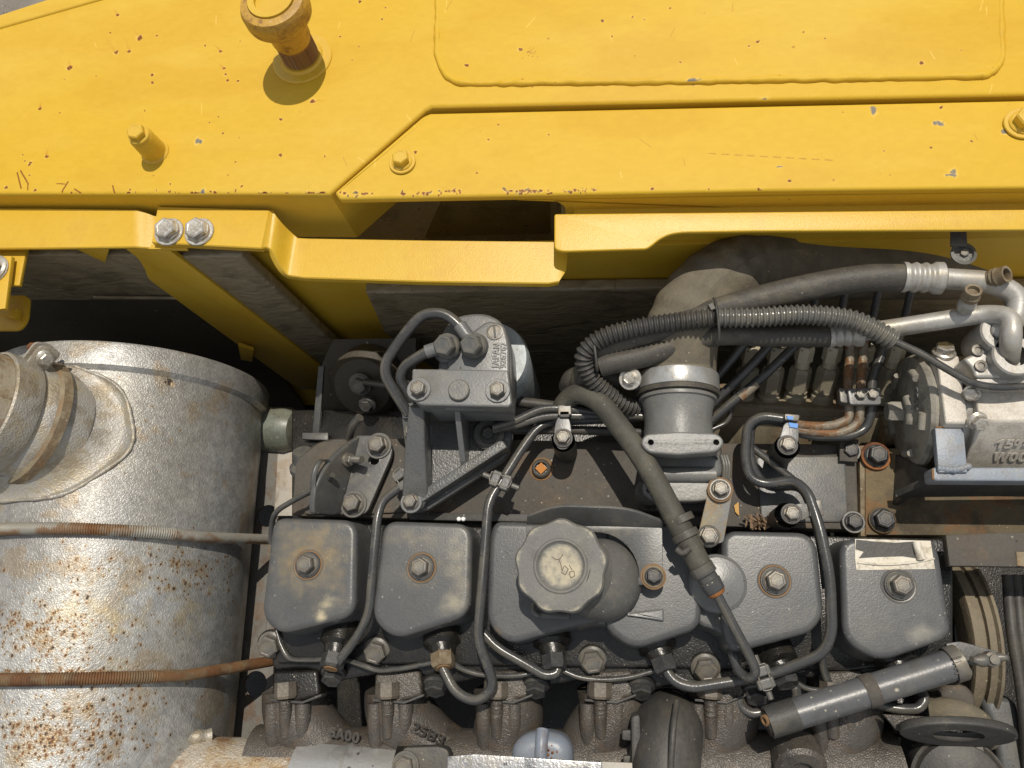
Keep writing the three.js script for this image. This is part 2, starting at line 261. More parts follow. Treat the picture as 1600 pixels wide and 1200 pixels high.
// covers: an outline at a height, lofted through rings [grow outward, height], closed on top
function loft(px, h, rc, rings, { seg = 8, o = null } = {}) {
  const w = P(px, h), c = V3(); w.forEach(p => c.add(p)); c.divideScalar(w.length);
  let q = roundPts(w.map(p => new THREE.Vector2(p.x, p.z)), rc, seg), ar = 0; q.forEach((p, i) => { const k = q[(i + 1) % q.length]; ar += p.x * k.y - k.x * p.y; }); if (ar < 0) q.reverse();
  q = q.filter((p, i) => p.distanceTo(q[(i + 1) % q.length]) > 1e-5);
  const n = q.length, no = q.map((p, i) => { const a = q[(i + n - 1) % n], b = q[(i + 1) % n], t = b.clone().sub(a).normalize(); return new THREE.Vector2(t.y, -t.x); });
  const pos = [], at = (i, k) => { const g = rings[i]; k %= n; return [q[k].x + no[k].x * g[0], h + g[1], q[k].y + no[k].y * g[0]]; };
  for (let i = 0; i < rings.length - 1; i++) for (let k = 0; k < n; k++) pos.push(...at(i, k), ...at(i, k + 1), ...at(i + 1, k), ...at(i + 1, k), ...at(i, k + 1), ...at(i + 1, k + 1));
  const e = rings.length - 1, top = q.map((p, k) => { const a = at(e, k); return new THREE.Vector2(a[0], a[2]); });
  for (const f of THREE.ShapeUtils.triangulateShape(top, [])) { const tri = f.map(k => at(e, k)), [A, B, C] = tri.map(a => V3(...a)); if (B.clone().sub(A).cross(C.clone().sub(A)).y < 0) tri.reverse(); pos.push(...tri.flat()); }
  const g = new THREE.BufferGeometry(); g.setAttribute('position', new THREE.Float32BufferAttribute(pos, 3)); g.computeVertexNormals();
  { const A = V3(pos[0], pos[1], pos[2]), B = V3(pos[3], pos[4], pos[5]), C = V3(pos[6], pos[7], pos[8]), nn = B.clone().sub(A).cross(C.clone().sub(A)); const out = V3(no[0].x, 0, no[0].y); if (nn.dot(out) < 0) { const s = rings.length - 1; for (let i = 0; i < s * n * 18; i += 9) for (let k = 0; k < 3; k++) { const t = pos[i + k]; pos[i + k] = pos[i + 3 + k]; pos[i + 3 + k] = t; } g.setAttribute('position', new THREE.Float32BufferAttribute(pos, 3)); } }
  return boxUV(creased(g, 0.7), o || V3(0, 0, 0));
}
const fillet = (r, draft, depth, flange = 0.0008) => { const k = [[draft + flange, -depth], [draft + flange, -depth + 0.004], [draft, -depth + 0.006]]; for (let i = 0; i <= 6; i++) { const a = i / 6 * Math.PI / 2; k.push([-r + r * Math.cos(a), -r + r * Math.sin(a)]); } return k; };

// ---------------------------------------------------------------- things
const taken = {}, things = [];
const numbered = n => { const k = taken[n] = (taken[n] ?? -1) + 1; return k ? `${n}_${String(k).padStart(3, '0')}` : n; };
const tag = (o, label, category, group) => { o.userData = { label, category }; if (group) o.userData.group = group; return o; };
function thing(name, label, category, group) { const o = new THREE.Group(); o.name = numbered(name); tag(o, label, category, group); scene.add(o); things.push(o); return o; }
function part(parent, name, g, mt, label) { const o = new THREE.Mesh(g, mt); o.name = name; o.castShadow = o.receiveShadow = true; if (label) o.userData.label = label; parent.add(o); return o; }
function solo(name, label, category, g, mt, group) { const o = part(scene, numbered(name), g, mt); tag(o, label, category, group); things.push(o); return o; }
function structure(name, g, mt) { const o = part(scene, name, g, mt); o.userData.kind = 'structure'; return o; }
const UP = V3(0, 1, 0);
// bolt: head + collar (one mesh) with a washer below it
function bolt(parent, p, R, { n = UP, wash = 1.38, hh = 0.75, mt = M.bolt, wm = null, ang = rnd() * 1.05, collar = 1.22, name = 'bolt', rust = 0, wt = 0.0022 } = {}) {
  let y = 0; const q = turnTo(n);
  R *= 0.88; hh = Math.min(hh, 0.95); if (rust) rust = Math.min(rust, (wash || 1.22) + 0.2); const t0 = wash ? wt : 0, k = hexG(R, R * hh, ang), col = lathe([[0, 0], [R * collar, 0], [R * collar, R * 0.12], [R * 1.02, R * 0.26], [0, R * 0.26]], V3(0, 0, 0), null, 24);
  k.translate(0, R * 0.2, 0); const g = merge([k, col]); g.translate(0, t0, 0); g.applyQuaternion(q); g.translate(p.x, p.y, p.z);
  const b = part(parent, name, g, mt);
  if (wash) { const w = disc(R * wash, t0, p, n); part(b, 'washer', w, wm || mt); }
  if (rust) part(b, 'rust_ring', lathe([[R * (wash || 1.2), 0], [R * rust, 0.0003], [R * rust, 0.0006], [R * (wash || 1.2), 0.0008]], p, n, 30), M.rustOrange);
  return b;
}

// ================================================================ yellow bodywork
const HH = 0.15, HR = 0.125;                                     // hood and rail heights over the engine's cover tops
const hoodO = V3(-1.05, 0, -1.15), hoodU = (px, py) => { const p = W(px, py, HH); return [(p.x - hoodO.x) / 1.7, (p.z - hoodO.z) / 0.85]; };
{
  const c = new Canvas(2048, 1024, (u, v) => {
    const d = fbm(u, v, 4, 5, 61), e = fbm(u, v, 11, 4, 67), f = fbm(u, v, 200, 2, 69) - 0.5;
    let k = mix3(YEL, [204, 171, 74], 0.45 * sst(0.42, 0.68, d)); k = mix3(k, [210, 178, 92], 0.14 * sst(0.58, 0.75, fbm(u, v * 3, 7, 4, 73))); k = mix3(k, [192, 148, 36], 0.4 * sst(0.5, 0.72, e));
    return [k[0] + f * 6, k[1] + f * 6, k[2] + f * 5];
  });
  const RUST = [104, 56, 26], GRY = [104, 104, 104], z1 = (x, y) => hoodU(x * 0.3375, y * 0.3375), z2 = (x, y) => hoodU(530 + x * 0.3375, y * 0.3375), z3 = (x, y) => hoodU(1060 + x * 0.3375, y * 0.3375);
  const chip = (q, s, col = RUST, ry = s) => { c.spot(q[0], q[1], s * 1.5, [226, 190, 110], 0.5, 0.4, ry * 1.5, 0.7, q[0] * 999 | 0); c.spot(q[0], q[1], s, col, 0.92, 0.3, ry, 1.1, q[1] * 999 | 0); };
  for (const [x, y, s] of [[545, 70, 2.4], [646, 175, 4], [510, 152, 1.3], [727, 165, 1.5], [535, 245, 2.6], [541, 238, 1.6], [598, 238, 2.4], [950, 210, 1.6], [1022, 236, 2.4], [1036, 317, 2.2], [1044, 345, 1.8], [1054, 372, 1.6], [1102, 375, 1.6], [322, 314, 3.6], [706, 346, 2.2], [706, 382, 1.7], [185, 503, 2], [278, 521, 1.1], [215, 725, 2.3], [104, 718, 1.2], [115, 745, 1.4], [140, 755, 2.6], [135, 762, 1.6], [1447, 468, 3.2], [1300, 552, 2], [1033, 617, 1.6], [1298, 718, 2], [26, 870, 2.4], [162, 880, 2], [138, 810, 1.2], [670, 512, 1], [445, 352, 1], [298, 366, 1], [970, 568, 1.3], [1012, 540, 1], [1575, 170, 1.4], [1502, 722, 1.4], [1120, 862, 1.6], [788, 850, 1.4], [1090, 750, 1]]) chip(z1(x, y), s);
  for (const [x, y, X, Y] of [[535, 245, 485, 165], [600, 238, 575, 165], [646, 175, 610, 125], [322, 314, 318, 270], [1022, 236, 990, 205], [1036, 317, 1010, 292], [545, 70, 520, 35], [185, 500, 190, 470], [215, 722, 222, 680], [1447, 468, 1520, 462]]) { const a = z1(x, y), b = z1(X, Y); for (let i = 0; i < 26; i++) { const t = i / 26; c.spot(a[0] + (b[0] - a[0]) * t, a[1] + (b[1] - a[1]) * t, 1.4, [176, 112, 40], 0.16 * (1 - t), 0.6); } }
  for (const [x, y, X, Y, w] of [[80, 800, 98, 872, 0.8], [95, 790, 130, 850, 0.8], [130, 850, 128, 880, 0.7], [315, 842, 286, 888, 0.9], [345, 875, 372, 892, 0.7], [522, 860, 530, 895, 0.8], [262, 850, 300, 852, 0.6]]) c.line(...z1(x, y), ...z1(X, Y), w, [110, 60, 22], 0.8);
  for (const [x, y, s] of [[95, 8, 2], [215, 35, 1.5], [198, 90, 1.6], [840, 240, 2.4], [836, 238, 1.4], [593, 312, 2.2], [92, 216, 1], [60, 278, 1], [1220, 108, 2], [1358, 90, 1.6], [1412, 100, 1.3], [1530, 50, 1.3], [1262, 180, 1], [352, 703, 2], [636, 800, 1.2], [736, 575, 1.2], [968, 622, 1], [690, 645, 1.3]]) chip(z2(x, y), s);
  for (let i = 0; i < 20; i++) c.spot(...z2(886 + gs() * 25, 255 + gs() * 25), 0.8, [150, 96, 50], 0.7);
  for (const [x, y, s] of [[365, 205, 1.8], [325, 225, 1.4], [1118, 303, 2.4], [8, 300, 1.6], [674, 190, 1.3], [575, 160, 1], [515, 835, 1.6], [1358, 652, 1.3], [1172, 680, 1.2], [952, 696, 1], [1218, 495, 1.8], [1300, 245, 1]]) chip(z3(x, y), s);
  for (const [x, y, s, t] of [[65, 385, 8, 3], [400, 462, 6, 3], [905, 508, 3, 5], [1196, 566, 3.5, 2.4], [1215, 570, 3, 3], [1515, 603, 4, 3.5], [1278, 798, 3, 5], [1262, 808, 5, 1.5], [470, 768, 3, 1.5], [540, 480, 3, 1.6]]) chip(z3(x, y), s, [112, 108, 106], t);
  for (const [x, y, s, t] of [[920, 655, 4, 3.5], [912, 650, 2, 4]]) chip(z1(x, y), s, GRY, t);
  for (let x = 140; x < 720; x += 60) c.line(...z3(x, 700 + x * 0.055), ...z3(x + 34, 700 + (x + 34) * 0.055), 0.7, [150, 108, 34], 0.4);
  for (let i = 0; i < 22; i++) { const a = rnd() * 1600, b = rnd() * 290, q = hoodU(a, b); c.spot(q[0], q[1], 0.7 + rnd() * 0.9, [150, 96, 40], 0.6); }
  for (let i = 0; i < 26; i++) { const a = rnd() * 1600, b = rnd() * 280, k = gs() * 14; c.line(...hoodU(a, b), ...hoodU(a + k, b + 6 + rnd() * 14), 0.5, rnd() < 0.5 ? [232, 200, 120] : [170, 122, 44], 0.5); }
  // worn front edges: bare, rusted chips with an outline of their own
  const edge = (x0, x1, y, n, sc = 1) => { for (let i = 0; i < n; i++) { const q = hoodU(x0 + rnd() * (x1 - x0), y + gs() * 4); chip(q, (0.7 + rnd() * rnd() * 3.4) * sc, rnd() < 0.85 ? RUST : [84, 74, 64], (0.8 + rnd() * 1.4) * sc); } };
  edge(0, 510, 301, 26); for (const x of [304, 411, 482, 500]) chip(hoodU(x, 302), 6, [84, 36, 16], 2.4); chip(hoodU(317, 300), 3, GRY, 5);
  edge(530, 588, 302, 12); edge(628, 720, 300, 24); edge(786, 866, 298, 34, 0.9); edge(880, 932, 298, 18, 0.8); edge(900, 1200, 297, 8, 0.7);
  M.hood = new THREE.MeshPhysicalMaterial({ map: c.tex(), roughness: 0.55, specularIntensity: 0.5, bumpMap: tiled(B_fine, 0.07), bumpScale: 0.00016 });
  M.hood.map.repeat.set(1 / 1.7, 1 / 0.85);
}
let zf, fx;
const hoodSlab = (pts, t, o) => boxUV(slab(pts, t, o), hoodO);
{
  const t = thing('engine_hood', 'broad yellow painted hood top with rust chips across the top of the picture', 'hood');
  const main = part(t, 'hood_panel', hoodSlab(P([[-260, 303], [515, 303], [666, 171], [674, 167], [1760, 144], [1760, -260], [480, -124], [250, -56], [71, 1], [0, 25], [-260, 110]], HH), 0.1, { bevel: 0.005, seg: 4 }), M.hood);
  // welded-in pad with its bead
  const pad = [[686, -220], [683, 96], [708, 130], [1100, 126], [1545, 118], [1566, 96], [1556, -220]];
  part(t, 'raised_pad', hoodSlab(P(pad, HH + 0.0038), 0.0045, { bevel: 0.0012, r: 0.016 }), M.hood);
  const q = roundPts(P(pad, HH + 0.0015).map(p => new THREE.Vector2(p.x, p.z)), 0.016), bead = [];
  for (let i = 0; i < q.length; i++) { const a = q[i], b = q[(i + 1) % q.length], n = Math.max(1, Math.ceil(a.distanceTo(b) / 0.011)); for (let k = 0; k < n; k++) { const w = a.clone().lerp(b, k / n); bead.push(V3(w.x + gs() * 0.0004, HH + 0.0006 + gs() * 0.0003, w.y + gs() * 0.0007)); } }
  part(t, 'weld_bead', boxUV(sweep(bead, 0.0042, { spline: true, n: 700, seg: 8, rfn: s => 0.0041 + 0.0003 * Math.sin(s * 300 + 3 * Math.sin(s * 47)) + 0.0004 * Math.sin(s * 91) }), hoodO), M.hood);
  // side step that turns down at the top-left edge
  part(t, 'folded_edge', hoodSlab([W(-260, 117, HH + 0.0025), W(0, 43, HH + 0.0025), W(155, -1, HH + 0.0025), W(330, -52, HH + 0.0025), W(290, -70, HH + 0.0025), W(71, -1, HH + 0.0025), W(0, 22, HH + 0.0025), W(-260, 105, HH + 0.0025)], 0.012, { bevel: 0.003, seg: 3 }), M.hood);

  const c = thing('hood_cover', 'yellow access cover with cut corner bolted beside the hood, worn along its front edge', 'cover panel');
  part(c, 'cover_panel', hoodSlab(P([[522, 300], [660, 181], [672, 176], [1760, 152], [1760, 291], [1200, 298], [530, 311]], HH - 0.001), 0.011, { bevel: 0.004, seg: 4, r: [0.003, 0.008, 0.002, 0, 0, 0, 0.003] }), M.hood);
  zf = W(900, 300, HH).z - 0.001;
  // its front wall, with the long round-ended opening left of it
  const F = (x, h) => { const b = W(x, 300, HH); return V3(b.x, h, zf + 0.0 * x); };
  const yTop = HH - 0.011; fx = F(880, 0).x;
  const wl = [[1.1, yTop], [1.1, 0.02], [fx - 0.14, 0.02], [fx - 0.14, 0.025], [fx - 0.01, 0.03], [fx, 0.045], [fx, yTop - 0.012], [fx - 0.012, yTop - 0.001], [fx - 0.05, yTop]].map(p => { const A = W(880, 304.8, HH), B = W(1700, 291.8, HH); return V3(p[0], p[1], A.z + (B.z - A.z) * (p[0] - A.x) / (B.x - A.x) - 0.0015); });
  part(c, 'front_wall', slab(wl, 0.006, { bevel: 0.001, r: [0, 0, 0, 0.0, 0.02, 0.02, 0.012, 0.012, 0] }), M.yellow);
  bolt(c, W(629, 254, HH), 0.0108, { mt: M.yellow, wash: 1.55, ang: 0.3, hh: 0.9 });
  bolt(c, W(1597, 194, HH), 0.0125, { mt: M.yellow, wash: 1.6, ang: 0.1, hh: 0.9 });
  const inn = thing('inner_frame', 'shaded yellow inner frame seen through the long opening under the cover', 'frame');
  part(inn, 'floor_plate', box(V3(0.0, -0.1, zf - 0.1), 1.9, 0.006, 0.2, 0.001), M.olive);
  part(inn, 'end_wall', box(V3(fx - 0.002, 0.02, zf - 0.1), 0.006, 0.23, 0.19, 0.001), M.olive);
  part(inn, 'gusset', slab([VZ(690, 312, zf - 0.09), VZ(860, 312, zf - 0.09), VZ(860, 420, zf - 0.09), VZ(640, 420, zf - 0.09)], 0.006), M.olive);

  // the two studs on the hood
  const s1 = thing('threaded_port', 'tall yellow threaded pipe stub with hexagonal union standing on the hood', 'pipe stub');
  const b1 = W(473, 92, HH);
  part(s1, 'weld_flange', lathe([[0, 0], [0.036, 0], [0.036, 0.0016], [0.0345, 0.0026], [0.026, 0.003], [0.024, 0.006], [0, 0.006]], b1, UP, 48), M.yellow);
  const th = [[0.0, 0.0]]; for (let i = 0; i < 14; i++) th.push([0.0215, 0.004 + i * 0.0018], [0.0198, 0.0049 + i * 0.0018]); th.push([0.021, 0.03], [0.021, 0.05], [0, 0.05]);
  part(s1, 'thread', lathe(th, b1, UP, 36, 0.3), mat(worn([158, 116, 46], { dust: [130, 82, 36], dustAmt: 0.7, stain: [92, 54, 28], stainAmt: 0.6, s: 80, n: 256 }), 0.08, { rough: 0.7, bumpM: 0.0003 }));
  part(s1, 'neck', lathe([[0.0195, 0.027], [0.0225, 0.034], [0.0235, 0.05], [0.027, 0.06], [0.027, 0.066], [0, 0.066]], b1, UP, 40), M.brassy);
  part(s1, 'union', lathe([[0.018, 0.058], [0.03, 0.061], [0.0365, 0.066], [0.0375, 0.07], [0.0375, 0.082], [0.035, 0.088], [0.0285, 0.0895], [0.0265, 0.0895], [0.026, 0.086], [0, 0.086]], b1, UP, 48, 0.4), M.brassy);
  part(s1, 'socket_face', lathe([[0, 0.0875], [0.018, 0.0875], [0.0185, 0.0915], [0.0255, 0.0915], [0.0258, 0.086], [0, 0.086]], b1, UP, 40), M.yellow);
  const s2 = thing('standoff_bolt', 'short yellow standoff post with chipped hex bolt near the left of the hood', 'bolt post');
  const b2 = W(243, 238, HH), n2 = V3(0.05, 1, 0.06).normalize();
  part(s2, 'post', lathe([[0, 0], [0.0165, 0], [0.0165, 0.002], [0.0142, 0.004], [0.0135, 0.03], [0.0125, 0.033], [0, 0.033]], b2, n2, 36), M.yellow);
  bolt(s2, b2.clone().addScaledVector(n2, 0.033), 0.0112, { n: n2, mt: M.yellow, wash: 1.25, ang: 0.2 });
}
// ---- the rail: a folded strip; stations across it are back edge, front edge, height
function strip(st, t, lip = 0) {
  const pos = [], N = st.length, prof = st.map(s => { const a = W(s[0], s[1], s[4]), b = W(s[2], s[3], s[4]); return [a, b]; });
  const up = prof.map((p, i) => { const q = prof[Math.max(0, i - 1)], r = prof[Math.min(N - 1, i + 1)], dx = r[0].clone().add(r[1]).sub(q[0]).sub(q[1]), dz = p[1].clone().sub(p[0]); return dz.cross(dx).normalize(); });
  const ring = i => { const [a, b] = prof[i], u = up[i], f = b.clone().sub(a).normalize(), e = 0.0012; return [a.clone().addScaledVector(f, e), b.clone().addScaledVector(f, -e), b.clone().addScaledVector(u, -e), b.clone().addScaledVector(u, -t - lip), b.clone().addScaledVector(f, -t).addScaledVector(u, -t - lip), b.clone().addScaledVector(f, -t).addScaledVector(u, -t), a.clone().addScaledVector(u, -t), a.clone().addScaledVector(u, -e)]; };
  const quad = (a, b, c, d) => pos.push(...a.toArray(), ...b.toArray(), ...c.toArray(), ...a.toArray(), ...c.toArray(), ...d.toArray());
  for (let i = 0; i < N - 1; i++) { const A = ring(i), B = ring(i + 1); for (let k = 0; k < 8; k++) quad(A[k], A[(k + 1) % 8], B[(k + 1) % 8], B[k]); }
  for (const e of [0, N - 1]) { const A = ring(e), T = []; for (let k = 1; k < 7; k++) T.push([A[0], A[k], A[k + 1]]); for (const t3 of T) pos.push(...(e ? t3 : [t3[0], t3[2], t3[1]]).flatMap(p => p.toArray())); }
  const g = new THREE.BufferGeometry(); g.setAttribute('position', new THREE.Float32BufferAttribute(pos, 3)); g.computeVertexNormals();
  return smooth(g, 0.7);
}
const railZ = W(700, 425, HR - 0.025).z;
{
  const r1 = thing('left_rail', 'flat yellow rail strip at the left edge under the hood front', 'rail');
  part(r1, 'rail_strip', strip([[-160, 325, -160, 389, HR], [60, 325, 60, 388, HR], [205, 327, 205, 386, HR], [214, 327, 212, 386, HR], [228, 331, 224, 387, HR - 0.003], [240, 336, 236, 388, HR - 0.007], [252, 338, 252, 389, HR - 0.0075], [296, 340, 292, 390, HR - 0.0075]], 0.004), M.yellow);
  part(r1, 'gusset', slab([VZ(112, 386, -0.409), VZ(172, 386, -0.409), VZ(164, 411, -0.409)], 0.005, { bevel: 0.0008 }), M.yellow);
  const r2 = thing('rail_bracket', 'yellow bent bracket held by two zinc bolts and stepping down to a lower shelf', 'bracket');
  const mid = []; for (let i = 0; i <= 10; i++) { const t = i / 10, s = t * t * (3 - 2 * t); mid.push([427 + 38 * t, 328 + 43 * Math.pow(t, 0.8), 417 + 36 * t, 387 + 44 * s, HR - 0.003 - 0.022 * s]); }
  part(r2, 'bracket_strip', strip([[247, 322, 237, 379, HR + 0.001], [260, 322.5, 250, 380, HR + 0.001], [420, 327.5, 408, 388, HR + 0.001], ...mid, [480, 372, 475, 434, HR - 0.025], [660, 375, 660, 440, HR - 0.025], [862, 377, 856, 443, HR - 0.025], [884, 378, 874, 440, HR - 0.026], [890, 379, 884, 425, HR - 0.028], [892, 380, 889, 400, HR - 0.034]], 0.0045, 0.004), M.yellow);
  for (const [x, y, a] of [[265, 363, 0.25], [312, 363, 0.42]]) bolt(r2, W(x, y, HR + 0.0012), 0.0148, { mt: M.zinc, wm: M.zinc, wash: 1.34, ang: a, hh: 0.62, collar: 1.06 });
  const r3 = thing('right_rail', 'yellow rail strip running along the right half with a rounded cut-out below', 'rail');
  part(r3, 'rail_strip', slab(P([[866, 334], [1700, 326], [1700, 358], [1180, 361], [1066, 363], [1046, 366], [1030, 374], [1018, 384], [1010, 389], [880, 393], [866, 389]], HR + 0.002), 0.005, { bevel: 0.0015, seg: 3, r: [0.003, 0, 0, 0, 0.01, 0.01, 0.01, 0.008, 0.004, 0.01, 0.008] }), M.yellow);
  // the wall of the engine bay behind the rail
  const bw = thing('bay_wall', 'shaded yellow inner wall of the engine bay under the rail', 'wall panel');
  const zw = -0.432;
  part(bw, 'wall_plate', slab([V3(-1.5, 0.05, zw), V3(1.2, 0.05, zw), V3(1.2, -0.7, zw), V3(-1.5, -0.7, zw)], 0.01), M.yellow);
  part(bw, 'top_flange', slab([V3(fx + 0.01, 0.119, zf - 0.014), V3(1.2, 0.119, zf - 0.014), V3(1.2, 0.119, -0.41), V3(fx + 0.01, 0.119, -0.41)], 0.004), M.yellow);  // filler strip added under the rail to stop light leaking through the gap
  const foamLbl = ['dark crinkled foil insulation panel at the far left under the rail', 'dark crinkled insulation slab between the slanting yellow post and the bare yellow wall', 'long dark crinkled insulation panel behind the filter and the hoses'];
  const zp0 = zw + 0.018;
  [[[-140, 399], [300, 399], [330, 470], [-100, 470]], [[276, 402], [378, 400], [402, 424], [590, 600], [470, 610]], [[571, 458], [1010, 452], [1700, 452], [1700, 640], [760, 640], [600, 520]]].forEach((q, i) => solo('insulation_panel', foamLbl[i], 'insulation', slab(q.map(p => VZ(p[0], p[1], zp0 + (i === 1 ? 0.006 : 0))), 0.016, { bevel: 0.004, seg: 3 }), M.foam, 'insulation panels on the bay wall'));
  part(bw, 'dark_sheet', slab([[-160, 430], [330, 430], [520, 700], [-60, 700]].map(p => VZ(p[0], p[1], zp0 - 0.006)), 0.006), M.deep);  // dark sheet added over the yellow wall to make this corner read as black
  part(bw, 'glint_strip', sweep([VZ(147, 464, zp0 + 0.004), VZ(300, 466, zp0 + 0.004)], 0.0022, {}), M.foam);  // thin paler strip put in as a glint line on the foil
  part(bw, 'yellow_tab', slab([[372, 540], [396, 548], [394, 566], [376, 562]].map(p => VZ(p[0], p[1], zp0 + 0.02)), 0.006), M.yellow);
  const post = thing('yellow_post', 'yellow slanting-looking flat post going down from the rail into the dark bay', 'post');
  const zp = -0.4045, pp = [[196, 389], [262, 389], [500, 570], [492, 610], [455, 600], [231, 436], [226, 420], [216, 404]];
  part(post, 'post_plate', slab(pp.map(p => VZ(p[0], p[1], zp)), 0.006, { bevel: 0.0008, r: [0, 0, 0, 0, 0, 0.012, 0.012, 0.01] }), M.yellow);
  // hinge bracket in the left margin
  const hb = thing('hinge_bracket', 'yellow stepped bracket with a zinc bolt cut by the left edge', 'bracket');
  part(hb, 'back_plate', slab(P([[-60, 388], [41, 388], [30, 446], [18, 446], [-60, 446]], HR - 0.012), 0.005, { bevel: 0.0008 }), M.yellow);
  part(hb, 'front_plate', slab(P([[-60, 398], [18, 400], [8, 482], [-60, 490]], HR - 0.002), 0.006, { bevel: 0.0008 }), M.yellow);
  part(hb, 'lower_tab', slab(P([[-60, 462], [38, 461], [45, 466], [42, 500], [30, 516], [-60, 516]], HR - 0.06), 0.005, { bevel: 0.001, r: [0, 0.002, 0.003, 0.01, 0.012, 0] }), M.yellow);
  part(hb, 'rib', slab(P([[-10, 484], [26, 481], [22, 497], [-10, 488]], HR - 0.045), 0.01, { bevel: 0.0008 }), M.yellow);
  bolt(hb, W(-8, 421, HR - 0.002), 0.0155, { mt: M.zinc, wm: M.zinc, wash: 1.3 });
}
// ---------------------------------------------------------------- the bay itself and the ground beside the machine
structure('ground', boxUV(new THREE.PlaneGeometry(30, 30).rotateX(-Math.PI / 2).translate(0, -1.9, 0)), M.ground);
{
  const b = thing('engine_bay', 'black grimy floor and sides of the engine bay seen between the parts', 'engine bay');
  part(b, 'bay_floor', box(V3(-0.25, -0.62, -0.1), 2.6, 0.04, 1.5, 0.004), M.grime);
  part(b, 'left_side', box(V3(-1.3, -0.27, -0.1), 0.03, 0.66, 1.5, 0.004), M.grime);
  part(b, 'right_side', box(V3(0.86, -0.27, -0.1), 0.03, 0.66, 1.5, 0.004), M.grime);
  part(b, 'front_side', box(V3(-0.25, -0.3, 0.66), 2.6, 0.6, 0.03, 0.004), M.grime);
}

// ================================================================ the muffler
const MC = V3(-0.6745, -0.1224, -0.3173), MA = V3(Math.sin(0.05), 0, Math.cos(0.05)), MX = V3(MA.z, 0, -MA.x), MR = 0.1724;
function onMuffler(px, py, R = MR) {                              // [angle from +X over the top, distance along the axis]
  const d = ray(px, py).normalize(), o = EYE.clone().sub(MC), dx = d.dot(MX), dy = d.y, ox = o.dot(MX), oy = o.y;
  const a = dx * dx + dy * dy, b = ox * dx + oy * dy, c = ox * ox + oy * oy - R * R, D = Math.max(0, b * b - a * c), t = (-b - Math.sqrt(D)) / a;
  const p = EYE.clone().addScaledVector(d, t).sub(MC); return [Math.atan2(p.y, p.dot(MX)), p.dot(MA)];
}
const mufP = (a, s, R = MR) => MC.clone().addScaledVector(MA, s).addScaledVector(MX, Math.cos(a) * R).add(V3(0, Math.sin(a) * R, 0));
const ML = 1.0;
